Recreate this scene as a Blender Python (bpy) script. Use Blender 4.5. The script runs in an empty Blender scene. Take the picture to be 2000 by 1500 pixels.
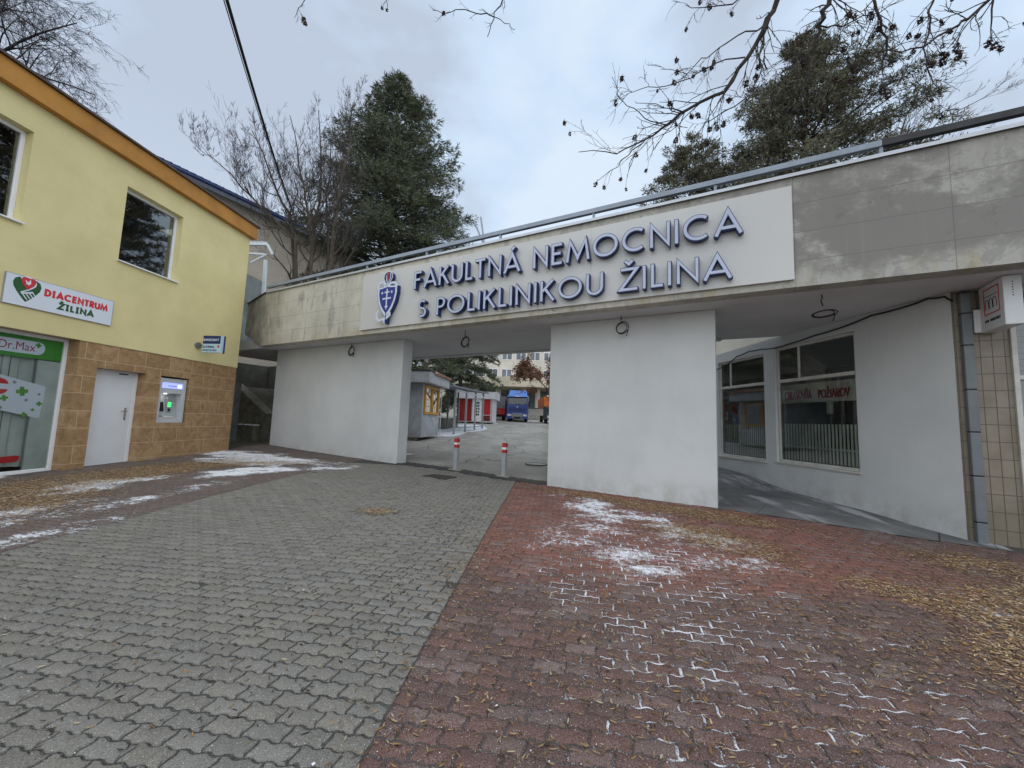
import bpy, math, random
import numpy as np
from mathutils import Vector, Matrix
R = math.radians
scene = bpy.context.scene
COL = scene.collection

# ------------------------------------------------------------------ camera
EYE = Vector((0.0, 0.0, 1.5))
FPX, PITCH, ROLL = 770.0, R(5.4), R(2.0)
_f = Vector((0, math.cos(PITCH), math.sin(PITCH)))
_u0 = Vector((0, -math.sin(PITCH), math.cos(PITCH)))
_r0 = Vector((1, 0, 0))
_r = _r0*math.cos(ROLL) + _u0*math.sin(ROLL)
_u = -_r0*math.sin(ROLL) + _u0*math.cos(ROLL)
cam_d = bpy.data.cameras.new('camera')
cam = bpy.data.objects.new('camera', cam_d)
COL.objects.link(cam)
cam.matrix_world = Matrix(((_r.x, _u.x, -_f.x, EYE.x), (_r.y, _u.y, -_f.y, EYE.y), (_r.z, _u.z, -_f.z, EYE.z), (0, 0, 0, 1)))
cam_d.sensor_fit = 'HORIZONTAL'
cam_d.sensor_width = 36.0
cam_d.lens = 36.0*FPX/2000.0
cam_d.clip_start = 0.05
cam_d.clip_end = 2000.0
scene.camera = cam

# ------------------------------------------------------------------ sky and light
SUN_EL, SUN_AZ = R(42), R(170)      # azimuth clockwise from +Y
world = bpy.data.worlds.new('World')
scene.world = world
world.use_nodes = True
nt = world.node_tree
nt.nodes.clear()
def wn(t, **k):
    n = nt.nodes.new(t)
    for a, b in k.items(): setattr(n, a, b)
    return n
sky = wn('ShaderNodeTexSky', sky_type='NISHITA', sun_disc=False, sun_elevation=SUN_EL, sun_rotation=SUN_AZ)
sky.air_density, sky.dust_density, sky.ozone_density = 1.0, 3.0, 1.0
tc = wn('ShaderNodeTexCoord')
mp = wn('ShaderNodeMapping'); mp.inputs['Scale'].default_value = (1.0, 1.0, 2.2); mp.inputs['Location'].default_value = (3.1, 0.4, 0.0)
nz = wn('ShaderNodeTexNoise'); nz.inputs['Scale'].default_value = 1.7; nz.inputs['Detail'].default_value = 5.0; nz.inputs['Roughness'].default_value = 0.5; nz.inputs['Distortion'].default_value = 0.35
cr = wn('ShaderNodeValToRGB')
e = cr.color_ramp.elements
e[0].position = 0.40; e[0].color = (4.6, 5.3, 6.5, 1)
e[1].position = 0.60; e[1].color = (6.5, 7.5, 8.7, 1)
m1 = e.new(0.52); m1.color = (5.55, 6.85, 8.45, 1)
mx = wn('ShaderNodeMix', data_type='RGBA'); mx.inputs[0].default_value = 0.93
sep = wn('ShaderNodeSeparateXYZ')
hr = wn('ShaderNodeMapRange'); hr.inputs['From Min'].default_value = 0.0; hr.inputs['From Max'].default_value = 0.55; hr.inputs['To Min'].default_value = 1.0; hr.inputs['To Max'].default_value = 0.0
hm = wn('ShaderNodeMix', data_type='RGBA')
hm.inputs[7].default_value = (6.2, 7.15, 8.35, 1)
hf = wn('ShaderNodeMath', operation='MULTIPLY'); hf.inputs[1].default_value = 0.75
bg = wn('ShaderNodeBackground'); bg.inputs['Strength'].default_value = 0.092
wo = wn('ShaderNodeOutputWorld')
L = nt.links.new
L(tc.outputs['Generated'], mp.inputs['Vector']); L(mp.outputs[0], nz.inputs['Vector']); L(nz.outputs[0], cr.inputs[0])
L(tc.outputs['Generated'], sep.inputs[0]); L(sep.outputs['Z'], hr.inputs['Value']); L(hr.outputs[0], hf.inputs[0]); L(hf.outputs[0], hm.inputs[0])
L(cr.outputs[0], hm.inputs[6])
L(sky.outputs[0], mx.inputs[6]); L(hm.outputs[2], mx.inputs[7])
L(mx.outputs[2], bg.inputs['Color']); L(bg.outputs[0], wo.inputs[0])
sl = bpy.data.lights.new('sun', 'SUN')
sl.energy = 1.6; sl.angle = R(140); sl.color = (1.0, 0.97, 0.93)
so = bpy.data.objects.new('sun', sl); COL.objects.link(so)
sd = Vector((math.sin(SUN_AZ)*math.cos(SUN_EL), math.cos(SUN_AZ)*math.cos(SUN_EL), math.sin(SUN_EL)))
so.rotation_euler = sd.to_track_quat('Z', 'Y').to_euler()
so.location = (0, 0, 60)
vs = scene.view_settings
vs.view_transform = 'Standard'; vs.look = 'None'; vs.gamma = 1.0; vs.exposure = 0.38
scene.cycles.use_denoising = True
scene.cycles.max_bounces = 6
scene.cycles.transparent_max_bounces = 12

# ------------------------------------------------------------------ helpers
def ray(px, py):
    return _r*((px-1000)/FPX) + _u*(-(py-750)/FPX) + _f
def at(px, py, Y):                       # point of the place seen at that photo pixel, Y metres ahead
    d = ray(px, py); return EYE + d*(Y/d.y)
class MB:
    def __init__(s): s.v = []; s.f = []; s.m = []
    def add(s, vs_, fs, mat=0):
        o = len(s.v); s.v.extend([tuple(p) for p in vs_])
        for q in fs: s.f.append(tuple(i+o for i in q)); s.m.append(mat)
    def quad(s, a, b, c, d, mat=0): s.add([a, b, c, d], [(0, 1, 2, 3)], mat)
    def box(s, x0, x1, y0, y1, z0, z1, mat=0):
        s.add([(x0,y0,z0),(x1,y0,z0),(x1,y1,z0),(x0,y1,z0),(x0,y0,z1),(x1,y0,z1),(x1,y1,z1),(x0,y1,z1)],
              [(0,3,2,1),(4,5,6,7),(0,1,5,4),(1,2,6,5),(2,3,7,6),(3,0,4,7)], mat)
    def hexa(s, b, t, mat=0):            # four bottom points, four top points
        s.add(list(b)+list(t), [(0,3,2,1),(4,5,6,7),(0,1,5,4),(1,2,6,5),(2,3,7,6),(3,0,4,7)], mat)
    def beam(s, p, q, w, h, mat=0):      # square bar between two points
        p, q = Vector(p), Vector(q); d = (q-p).normalized()
        a = d.cross(Vector((0,0,1)))
        if a.length < 1e-3: a = Vector((1,0,0))
        a.normalize(); b = a.cross(d).normalized()
        a *= w/2; b *= h/2
        s.hexa([p-a-b, p+a-b, p+a+b, p-a+b], [q-a-b, q+a-b, q+a+b, q-a+b], mat)
    def tube(s, pts, rad, n=6, cap=True, mat=0):
        pts = [Vector(p) for p in pts]; k = len(pts)
        if not hasattr(rad, '__len__'): rad = [rad]*k
        o = len(s.v); up = Vector((0.3,0.2,0.93))
        for i, p in enumerate(pts):
            d = (pts[min(i+1,k-1)]-pts[max(i-1,0)])
            d = d.normalized() if d.length > 1e-9 else Vector((0,0,1))
            a = d.cross(up)
            if a.length < 0.05: a = d.cross(Vector((1,0,0)))
            a.normalize(); b = d.cross(a)
            for j in range(n):
                t = 2*math.pi*j/n
                s.v.append(tuple(p + (a*math.cos(t)+b*math.sin(t))*rad[i]))
        for i in range(k-1):
            for j in range(n):
                j2 = (j+1) % n
                s.f.append((o+i*n+j, o+i*n+j2, o+(i+1)*n+j2, o+(i+1)*n+j)); s.m.append(mat)
        if cap and n > 2:
            s.f.append(tuple(o+j for j in reversed(range(n)))); s.m.append(mat)
            s.f.append(tuple(o+(k-1)*n+j for j in range(n))); s.m.append(mat)
    def prism(s, pts, y0, y1, mat=0, side=None):    # polygon in x,z pushed from y0 (front) to y1 (back)
        n = len(pts); side = mat if side is None else side
        a = sum(pts[i][0]*pts[(i+1) % n][1]-pts[(i+1) % n][0]*pts[i][1] for i in range(n))
        if a < 0: pts = pts[::-1]
        o = len(s.v)
        s.v.extend([(p[0], y0, p[1]) for p in pts]); s.v.extend([(p[0], y1, p[1]) for p in pts])
        s.f.append(tuple(range(o, o+n))); s.m.append(mat)
        s.f.append(tuple(range(o+2*n-1, o+n-1, -1))); s.m.append(side)
        for i in range(n):
            j = (i+1) % n
            s.f.append((o+i, o+n+i, o+n+j, o+j)); s.m.append(side)
    def ribbon(s, pts, w, y0, y1, closed=False, mat=0, side=None):   # stroke of width w along x,z points
        P = [Vector((p[0], p[1])) for p in pts]; n = len(P); side = mat if side is None else side
        l = []; r = []
        for i in range(n):
            if closed: a, b = P[i-1], P[(i+1) % n]
            else: a, b = P[max(i-1,0)], P[min(i+1,n-1)]
            d1 = (P[i]-a); d2 = (b-P[i])
            if d1.length < 1e-9: d1 = d2
            if d2.length < 1e-9: d2 = d1
            d1 = d1.normalized(); d2 = d2.normalized()
            n1 = Vector((-d1.y, d1.x)); n2 = Vector((-d2.y, d2.x)); m = n1+n2
            m = m/max(m.length, 1e-6); q = m*(w/2/max(m.dot(n1), 0.42))
            l.append(P[i]+q); r.append(P[i]-q)
        o = len(s.v)
        for y in (y0, y1):
            s.v.extend([(p.x, y, p.y) for p in l]); s.v.extend([(p.x, y, p.y) for p in r])
        for i in range(n if closed else n-1):
            j = (i+1) % n
            s.f.append((o+i, o+n+i, o+n+j, o+j)); s.m.append(mat)
            s.f.append((o+2*n+i, o+2*n+j, o+3*n+j, o+3*n+i)); s.m.append(side)
            s.f.append((o+i, o+j, o+2*n+j, o+2*n+i)); s.m.append(side)
            s.f.append((o+n+i, o+3*n+i, o+3*n+j, o+n+j)); s.m.append(side)
        if not closed:
            s.f.append((o, o+2*n, o+3*n, o+n)); s.m.append(side)
            k = n-1
            s.f.append((o+k, o+n+k, o+3*n+k, o+2*n+k)); s.m.append(side)
    def wall(s, x0, x1, z0, z1, holes, y, depth, mat=0, rmat=None):   # sheet facing -y with openings and their reveals
        rmat = mat if rmat is None else rmat
        xs = sorted({x0, x1, *[min(max(h[k], x0), x1) for h in holes for k in (0, 1)]})
        zs = sorted({z0, z1, *[min(max(h[k], z0), z1) for h in holes for k in (2, 3)]})
        for i in range(len(xs)-1):
            for j in range(len(zs)-1):
                cx, cz = (xs[i]+xs[i+1])/2, (zs[j]+zs[j+1])/2
                if any(h[0] < cx < h[1] and h[2] < cz < h[3] for h in holes): continue
                s.quad((xs[i],y,zs[j]), (xs[i+1],y,zs[j]), (xs[i+1],y,zs[j+1]), (xs[i],y,zs[j+1]), mat)
        for a, b, c, d in holes:
            Y = y+depth
            s.quad((a,y,c),(a,Y,c),(a,Y,d),(a,y,d), rmat); s.quad((b,y,c),(b,y,d),(b,Y,d),(b,Y,c), rmat)
            s.quad((a,y,d),(a,Y,d),(b,Y,d),(b,y,d), rmat); s.quad((a,y,c),(b,y,c),(b,Y,c),(a,Y,c), rmat)
    def frame(s, x0, x1, z0, z1, w, y0, y1, mat=0):    # rectangular frame of width w
        s.box(x0, x0+w, y0, y1, z0, z1, mat); s.box(x1-w, x1, y0, y1, z0, z1, mat)
        s.box(x0+w, x1-w, y0, y1, z0, z0+w, mat); s.box(x0+w, x1-w, y0, y1, z1-w, z1, mat)
    def build(s, name, mats, parent=None, smooth=False, bevel=0.0, xf=None):
        me = bpy.data.meshes.new(name)
        V = s.v if xf is None else [tuple(xf @ Vector(p)) for p in s.v]
        me.from_pydata(V, [], s.f)
        if not isinstance(mats, (list, tuple)): mats = [mats]
        for m in mats: me.materials.append(m)
        if len(mats) > 1: me.polygons.foreach_set('material_index', s.m)
        if smooth: me.polygons.foreach_set('use_smooth', [True]*len(me.polygons))
        me.update()
        o = bpy.data.objects.new(name, me); COL.objects.link(o)
        if parent is not None: o.parent = parent
        if bevel:
            b = o.modifiers.new('bevel', 'BEVEL'); b.width = bevel; b.segments = 2; b.limit_method = 'ANGLE'; b.angle_limit = R(40)
        return o
def tag(o, label=None, cat=None, group=None, kind=None):
    if label: o['label'] = label
    if cat: o['category'] = cat
    if group: o['group'] = group
    if kind: o['kind'] = kind
    return o
def thing(name, label, cat, loc=(0,0,0), rz=0.0, group=None):
    o = bpy.data.objects.new(name, None); COL.objects.link(o)
    o.empty_display_size = 0.2
    o.location = loc; o.rotation_euler = (0, 0, rz)
    return tag(o, label, cat, group)
def copy_tree(o, parent=None):
    c = o.copy(); COL.objects.link(c); c.parent = parent
    for ch in list(o.children): copy_tree(ch, c)
    return c
class Frame:                             # wall frame: x left to right as seen, y into the wall, z up
    def __init__(s, x, y, az):
        s.rz = R(90-az); s.o = Vector((x, y, 0)); s.X = Vector((math.cos(s.rz), math.sin(s.rz), 0)); s.Y = Vector((-s.X.y, s.X.x, 0))
    def w(s, x, y, z=0.0): return s.o + s.X*x + s.Y*y + Vector((0, 0, z))
    def loc(s, p): d = Vector(p)-s.o; return Vector((d.dot(s.X), d.dot(s.Y), p[2]))
YF = Frame(-8.795, 8.312, 4.63)          # yellow house front
GF = Frame(0.797, 8.353, 119.07)         # bridge pillars' front
SF = Frame(6.3786, 5.6174, 172.5)        # shop wall inside the right passage
RF = Frame(-0.60, 1.84, 96.3)            # paving rows: x across, y along the road

# ground height
_CP = np.array([(0,0,0),(-6,1.8,.02),(2.4,2,0),(6,2,-.03),(-9,7,.2),(-9.3,2.3,.12),(-8.5,12,.33),(-7.95,13.2,.45),(-2.94,10.43,.30),(.8,8.35,.2),(3.56,6.82,.156),
    (6.4,5.6,.08),(6.14,7.45,.18),(5.7,10.8,.45),(8,4.6,.03),(-5,8,.26),(-1,5,.14),(3,4.5,.10),(0,-6,-.05),(8,-4,-.06),(-9,-4,0.05),(-2,14,.42),(-2,20,.60),(5,14,.6),(-8,16,.55)], float)
def _base(Y):
    return np.where(Y < 2, 0.0, np.where(Y < 10, .027*(Y-2), np.where(Y < 60, .216+.0335*(Y-10), 1.891)))
_CR = _CP[:, 2]-_base(_CP[:, 1])
def gz(x, y):
    x = np.asarray(x, float); y = np.asarray(y, float)
    num = 0; den = 1e-3
    for (cx, cy, _), r in zip(_CP, _CR):
        w = 1.0/((x-cx)**2+(y-cy)**2+0.35)**1.6
        num = num+w*r; den = den+w
    return _base(y)+num/den
def gzf(p): return float(gz(p[0], p[1]))

# value noise for masks
_rs = np.random.RandomState(5)
_tab = _rs.rand(256, 256)
def vnoise(x, y):
    xi = np.floor(x).astype(int); yi = np.floor(y).astype(int); fx = x-xi; fy = y-yi
    fx = fx*fx*(3-2*fx); fy = fy*fy*(3-2*fy)
    g = lambda a, b: _tab[a % 256, b % 256]
    return (g(xi,yi)*(1-fx)+g(xi+1,yi)*fx)*(1-fy)+(g(xi,yi+1)*(1-fx)+g(xi+1,yi+1)*fx)*fy
def fbm(x, y, o=4):
    s = 0; a = .5
    for i in range(o): s = s+a*vnoise(x*2**i+17*i, y*2**i+31*i); a *= .5
    return s/.94
def blobs(x, y, lst):
    s = np.zeros_like(np.asarray(x, float))
    for bx, by, rx, ry, ang, amp in lst:
        c, n = math.cos(R(ang)), math.sin(R(ang)); dx = x-bx; dy = y-by
        u = (dx*c+dy*n)/rx; v = (-dx*n+dy*c)/ry
        s = np.maximum(s, amp*np.exp(-(u*u+v*v)**1.5))
    return s
def np_mesh(name, V, loops, sizes, mats, attrs=None, smooth=False, parent=None):
    me = bpy.data.meshes.new(name)
    V = np.asarray(V, np.float32); loops = np.asarray(loops, np.int32).ravel(); sizes = np.asarray(sizes, np.int32)
    me.vertices.add(len(V)); me.vertices.foreach_set('co', V.ravel())
    me.loops.add(len(loops)); me.loops.foreach_set('vertex_index', loops)
    me.polygons.add(len(sizes)); st = np.zeros(len(sizes), np.int32); st[1:] = np.cumsum(sizes)[:-1]
    me.polygons.foreach_set('loop_start', st)
    try: me.polygons.foreach_set('loop_total', sizes)
    except Exception: pass
    if smooth: me.polygons.foreach_set('use_smooth', np.ones(len(sizes), bool))
    me.update(calc_edges=True)
    for k, a in (attrs or {}).items():
        a = np.asarray(a, np.float32)
        if a.ndim == 2:
            t = me.attributes.new(k, 'FLOAT_COLOR', 'POINT'); t.data.foreach_set('color', np.c_[a, np.ones(len(a))].astype(np.float32).ravel())
        else:
            t = me.attributes.new(k, 'FLOAT', 'POINT'); t.data.foreach_set('value', a)
    me.materials.append(mats)
    o = bpy.data.objects.new(name, me); COL.objects.link(o)
    if parent is not None: o.parent = parent
    return o

# ------------------------------------------------------------------ materials
class NT:
    def __init__(s, name):
        s.mat = bpy.data.materials.new(name); s.mat.use_nodes = True; s.t = s.mat.node_tree; s.t.nodes.clear()
        s.out = s.t.nodes.new('ShaderNodeOutputMaterial'); s.p = s.t.nodes.new('ShaderNodeBsdfPrincipled')
        s.t.links.new(s.p.outputs[0], s.out.inputs[0]); s.tc = None
    def n(s, typ, ins=None, **props):
        q = s.t.nodes.new('ShaderNode'+typ)
        for k, v in props.items(): setattr(q, k, v)
        for k, v in (ins or {}).items(): s.set(q.inputs[k], v)
        return q
    def set(s, sock, v):
        if hasattr(v, 'is_linked') or hasattr(v, 'links'): s.t.links.new(v, sock)
        else: sock.default_value = v
    def obj(s):
        if s.tc is None: s.tc = s.n('TexCoord')
        return s.tc.outputs['Object']
    def scaled(s, sc, loc=(0,0,0)):
        return s.n('Mapping', {'Vector': s.obj(), 'Scale': sc if hasattr(sc, '__len__') else (sc,sc,sc), 'Location': loc}).outputs[0]
    def noise(s, scale, detail=4, rough=.55, vec=None, dist=0.0):
        return s.n('TexNoise', {'Vector': vec if vec is not None else s.obj(), 'Scale': scale, 'Detail': detail, 'Roughness': rough, 'Distortion': dist}).outputs[0]
    def ramp(s, fac, lo, hi, a=0.0, b=1.0):
        return s.n('MapRange', {'Value': fac, 'From Min': lo, 'From Max': hi, 'To Min': a, 'To Max': b}, interpolation_type='SMOOTHSTEP').outputs[0]
    def mix(s, fac, a, b, mode='MIX'):
        q = s.n('Mix', data_type='RGBA', blend_type=mode)
        s.set(q.inputs[0], fac)
        for i, c in ((6, a), (7, b)): s.set(q.inputs[i], c if hasattr(c, 'links') else (*c[:3], 1))
        return q.outputs[2]
    def math(s, op, a, b=0.0):
        q = s.n('Math', operation=op); s.set(q.inputs[0], a); s.set(q.inputs[1], b); return q.outputs[0]
    def bump(s, h, strength=.3, dist=.01):
        q = s.n('Bump', {'Height': h, 'Strength': strength, 'Distance': dist}); s.t.links.new(q.outputs[0], s.p.inputs['Normal']); return q
    def fin(s, col=None, rough=None, metal=None, spec=None):
        for k, v in (('Base Color', col), ('Roughness', rough), ('Metallic', metal), ('Specular IOR Level', spec)):
            if v is None: continue
            s.set(s.p.inputs[k], v if not isinstance(v, tuple) else (*v[:3], 1))
        return s.mat
def mul(c, k): return tuple(min(1.0, x*k) for x in c[:3])
def plain(name, c, rough=.7, var=.12, scale=2.5, bump=.15, bscale=90, metal=0.0, spec=.4, dirt=0.0, dirtc=(.1,.09,.07), bdist=.004):
    m = NT(name)
    col = m.mix(m.ramp(m.noise(scale, 5), .3, .7), mul(c, 1-var), mul(c, 1+var))
    if dirt: col = m.mix(m.math('MULTIPLY', m.ramp(m.noise(scale*1.7, 7, .65), .48, .75), dirt), col, dirtc)
    if bump: m.bump(m.noise(bscale, 3), bump, bdist)
    return m.fin(col, m.ramp(m.noise(scale*3, 3), .2, .8, rough-.08, min(1, rough+.08)), metal, spec)
def glass(name, tint=(.55,.6,.6), refl=1.0, rough=.02):
    m = NT(name); m.t.nodes.remove(m.p)
    tr = m.n('BsdfTransparent', {'Color': (*tint, 1)}); gl = m.n('BsdfGlossy', {'Roughness': rough, 'Color': (.9,.93,.95,1)})
    fr = m.n('Fresnel', {'IOR': 1.5}); f = m.math('MULTIPLY', fr.outputs[0], refl)
    f2 = m.n('Clamp', {'Value': f}); mx_ = m.n('MixShader')
    m.t.links.new(f2.outputs[0], mx_.inputs[0]); m.t.links.new(tr.outputs[0], mx_.inputs[1]); m.t.links.new(gl.outputs[0], mx_.inputs[2])
    m.t.links.new(mx_.outputs[0], m.out.inputs[0]); return m.mat
def emit(name, c, k):
    m = NT(name); m.p.inputs['Emission Color'].default_value = (*c, 1); m.p.inputs['Emission Strength'].default_value = k
    return m.fin(c, .4)
def xz(m, loc=(0,0,0)):
    s_ = m.n('SeparateXYZ', {'Vector': m.obj()})
    return m.n('CombineXYZ', {'X': m.math('ADD', s_.outputs[0], loc[0]), 'Y': m.math('ADD', s_.outputs[2], loc[1])}).outputs[0], s_
def bricks(m, vec, w, h, mortar, offset=.5, smooth=.1):
    return m.n('TexBrick', {'Vector': vec, 'Scale': 1.0, 'Mortar Size': mortar, 'Mortar Smooth': smooth, 'Bias': 0.0, 'Brick Width': w, 'Row Height': h,
        'Color1': (0,0,0,1), 'Color2': (1,1,1,1), 'Mortar': (.5,.5,.5,1)}, offset=offset, offset_frequency=2)

M = {}
# yellow plaster
m = NT('yellow_plaster')
c = m.mix(m.ramp(m.noise(.9, 6), .3, .7), (.65,.57,.285), (.745,.66,.345))
c = m.mix(m.math('MULTIPLY', m.ramp(m.noise(5, 8, .7), .55, .8), .25), c, (.50,.43,.22))
m.bump(m.noise(160, 2), .25, .004); M['yellow'] = m.fin(c, .88, 0, .25)
# brown tiles
m = NT('brown_tiles')
v, s_ = xz(m, (-.38, .016))
b = bricks(m, v, .62, .357, .007, .37)
c = m.mix(m.ramp(m.noise(9, 7, .7, dist=.6), .3, .72), (.265,.155,.068), (.43,.275,.14))
c = m.mix(m.math('MULTIPLY', m.ramp(m.noise(3.2, 6, .65, dist=1.2), .46, .62), .65), c, (.50,.335,.18))
c = m.mix(m.math('MULTIPLY', m.ramp(m.noise(16, 6, .75, dist=1.5), .53, .70), .30), c, (.19,.10,.038))
c = m.mix(m.math('MULTIPLY', b.outputs['Color'], .32), c, (.22,.12,.048))
c = m.mix(b.outputs['Fac'], c, (.52,.39,.25))
m.bump(m.math('ADD', m.math('MULTIPLY', b.outputs['Fac'], -1.0), m.math('MULTIPLY', m.noise(5, 5), .3)), .4, .005); M['tile'] = m.fin(c, m.ramp(m.noise(14), .3, .7, .28, .5), 0, .5)
# beige tiles of the right hand building
m = NT('beige_tiles')
v, s_ = xz(m, (.03, -.03))
b = bricks(m, v, .118, .236, .005, 0.0)
c = m.mix(m.ramp(m.noise(3.5, 6), .3, .7), (.215,.18,.138), (.29,.25,.195))
c = m.mix(m.math('MULTIPLY', b.outputs['Color'], .3), c, (.20,.17,.125))
c = m.mix(m.math('MULTIPLY', m.ramp(s_.outputs[2], 1.0, 0.1), .55), c, (.17,.15,.10))
c = m.mix(b.outputs['Fac'], c, (.10,.085,.06))
m.bump(m.math('MULTIPLY', b.outputs['Fac'], -1.0), .6, .004); M['beige_tile'] = m.fin(c, .42, 0, .45)
# bridge concrete with panel joints and water stains
m = NT('stained_concrete')
v, s_ = xz(m, (.75, -3.545))
b = bricks(m, v, 1.66, .44, .005, 0.0, .2)
c = m.mix(m.ramp(m.noise(1.3, 6), .3, .7), (.55,.53,.455), (.70,.675,.595))
c = m.mix(m.math('MULTIPLY', b.outputs['Color'], .25), c, (.40,.385,.33))
X, Z = s_.outputs[0], s_.outputs[2]
c = m.mix(m.math('MULTIPLY', m.ramp(X, -1.0, 5.0), .72), c, (.40,.395,.37))
streak = m.noise(2.4, 6, .62, vec=m.scaled((1.5, 1.5, .55)))
big = m.noise(.55, 7, .68, vec=m.scaled((1, 1, 1.25), (3.3, 0, 1.4)))
right = m.ramp(X, -2.0, 5.0)
edge = m.ramp(m.math('ADD', Z, m.math('MULTIPLY', m.noise(1.6, 6, .6), .9)), 4.12, 4.38)
dk = m.math('MULTIPLY', m.ramp(big, .45, .535), m.math('MULTIPLY', right, edge))
c = m.mix(m.math('MULTIPLY', dk, .85), c, (.205,.20,.185))
mot = m.math('MULTIPLY', m.ramp(m.noise(2.6, 9, .76, dist=.8), .47, .56), m.math('MULTIPLY', right, .55))
c = m.mix(mot, c, (.24,.235,.215))
top = m.math('MULTIPLY', m.ramp(Z, 4.5, 5.25), m.math('MULTIPLY', right, m.ramp(streak, .3, .6)))
c = m.mix(m.math('MULTIPLY', top, .55), c, (.27,.255,.235))
c = m.mix(m.math('MULTIPLY', m.ramp(streak, .52, .66), .5), c, (.255,.25,.225))
fin_ = m.noise(1.0, 8, .7, vec=m.scaled((7, 7, .5)))
c = m.mix(m.math('MULTIPLY', m.ramp(fin_, .5, .7), .35), c, (.30,.29,.265))
yl = m.math('MULTIPLY', m.ramp(Z, 3.95, 3.62), m.ramp(m.noise(1.9, 5, .6, vec=m.scaled((2.2,1,.6))), .45, .7))
c = m.mix(m.math('MULTIPLY', yl, .6), c, (.42,.345,.20))
lf = m.math('MULTIPLY', m.ramp(X, -8.2, -9.6), m.ramp(m.noise(1.1, 6, .6), .28, .62))
c = m.mix(m.math('MULTIPLY', lf, .75), c, (.15,.145,.115))
spots = m.math('MULTIPLY', m.ramp(m.noise(3.1, 9, .75), .59, .67), .75)
c = m.mix(spots, c, (.20,.19,.16))
c = m.mix(m.math('MULTIPLY', m.ramp(m.noise(60, 6, .7), .42, .68), .30), c, (.27,.26,.225))
c = m.mix(m.math('MULTIPLY', b.outputs['Fac'], .6), c, (.15,.145,.13))
m.bump(m.math('ADD', m.math('MULTIPLY', b.outputs['Fac'], -1.2), m.math('MULTIPLY', m.noise(45, 4), .5)), .4, .006)
M['concrete'] = m.fin(c, .85, 0, .3)
# painted plaster of the pillars and the shop
m = NT('pale_painted_plaster')
c = m.mix(m.ramp(m.noise(.8, 6), .3, .7), (.575,.595,.60), (.65,.67,.675))
c = m.mix(m.math('MULTIPLY', m.ramp(m.noise(1.3, 7, .65, vec=m.scaled((1.4, 1.4, .5))), .5, .75), .22), c, (.46,.48,.49))
zz_ = m.n('SeparateXYZ', {'Vector': m.obj()}).outputs[2]
spl = m.math('MULTIPLY', m.ramp(m.math('ADD', zz_, m.math('MULTIPLY', m.noise(7, 6, .7), .5)), .98, .45), m.ramp(m.noise(3.5, 7, .7), .35, .75))
c = m.mix(m.math('MULTIPLY', spl, .55), c, (.30,.27,.23))
crk = m.math('MULTIPLY', m.ramp(m.noise(1.6, 9, .78, vec=m.scaled((3, 3, .35))), .58, .72), .20)
c = m.mix(crk, c, (.43,.43,.41))
m.bump(m.math('ADD', m.noise(120, 3), m.math('MULTIPLY', m.noise(3, 4), 1.5)), .22, .005); M['plaster'] = m.fin(c, .85, 0, .25)
m = NT('soffit_paint')
c = m.mix(m.ramp(m.noise(.9, 6), .3, .7), (.56,.56,.57), (.64,.64,.65))
c = m.mix(m.math('MULTIPLY', m.ramp(m.noise(2.5, 7, .65), .52, .75), .25), c, (.36,.35,.34))
m.bump(m.noise(120, 3), .15, .003); M['soffit'] = m.fin(c, .9, 0, .2)
M['mossy'] = plain('mossy_concrete', (.13,.125,.095), .9, .3, 3, .5, 30, dirt=.7, dirtc=(.055,.06,.035))
M['old_concrete'] = plain('old_concrete', (.30,.29,.255), .9, .2, 3, .5, 40, dirt=.5, dirtc=(.12,.115,.09))
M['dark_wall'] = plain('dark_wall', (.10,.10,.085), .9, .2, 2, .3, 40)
M['orange'] = plain('orange_fascia_paint', (.46,.215,.045), .75, .16, 1.5, .1, 60)
M['roof_edge'] = plain('brown_roof_edge', (.085,.06,.05), .6, .2)
M['white'] = plain('white_plastic', (.78,.79,.80), .45, .03, 3, .03)
M['white_door'] = plain('white_door_paint', (.70,.72,.74), .5, .04, 1.5, .05, 200)
M['offwhite'] = plain('old_white_paint', (.60,.59,.55), .6, .1, 4, .2, 60, dirt=.3, dirtc=(.25,.22,.18))
M['sign_panel'] = plain('sign_panel_metal', (.60,.60,.585), .38, .03, .5, .0, 60, spec=.5)
M['sign_white'] = plain('sign_white', (.70,.75,.82), .4, .02, 1, 0)
M['letter_face'] = plain('letter_face_lavender', (.50,.55,.70), .35, .04, 2, 0)
M['letter_blue'] = plain('letter_side_blue', (.013,.030,.125), .4, .06, 2, 0)
M['crest_blue'] = plain('crest_blue', (.030,.045,.26), .4, .04, 2, 0)
M['crest_white'] = plain('crest_white', (.66,.72,.84), .4, .03, 2, 0)
M['crest_red'] = plain('crest_red', (.55,.06,.05), .4, .03, 2, 0)
M['red'] = plain('sign_red', (.62,.035,.045), .45, .05, 3, 0)
M['green_d'] = plain('logo_dark_green', (.025,.10,.03), .45, .1, 3, 0)
M['green'] = plain('banner_green', (.06,.33,.035), .4, .05, 3, 0)
M['green_l'] = plain('logo_green', (.13,.36,.05), .4, .05, 3, 0)
M['navy'] = plain('navy', (.015,.035,.14), .45, .05, 3, 0)
M['pale_blue'] = plain('pale_blue_sign', (.50,.68,.78), .45, .03, 3, 0)
M['black'] = plain('black_plastic', (.012,.012,.013), .45, .1, 3, .05)
M['cable'] = plain('black_cable', (.012,.011,.011), .6, .1, 3, 0)
M['grey_plastic'] = plain('grey_plastic', (.30,.31,.33), .4, .05, 3, .05)
M['silver'] = plain('silver_plastic', (.52,.54,.57), .35, .05, 3, .03)
M['steel'] = plain('rail_steel_paint', (.30,.35,.42), .45, .1, 3, .1, 60, spec=.5)
M['dark_steel'] = plain('rail_dark_paint', (.035,.036,.04), .55, .2, 3, .1, 60)
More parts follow.
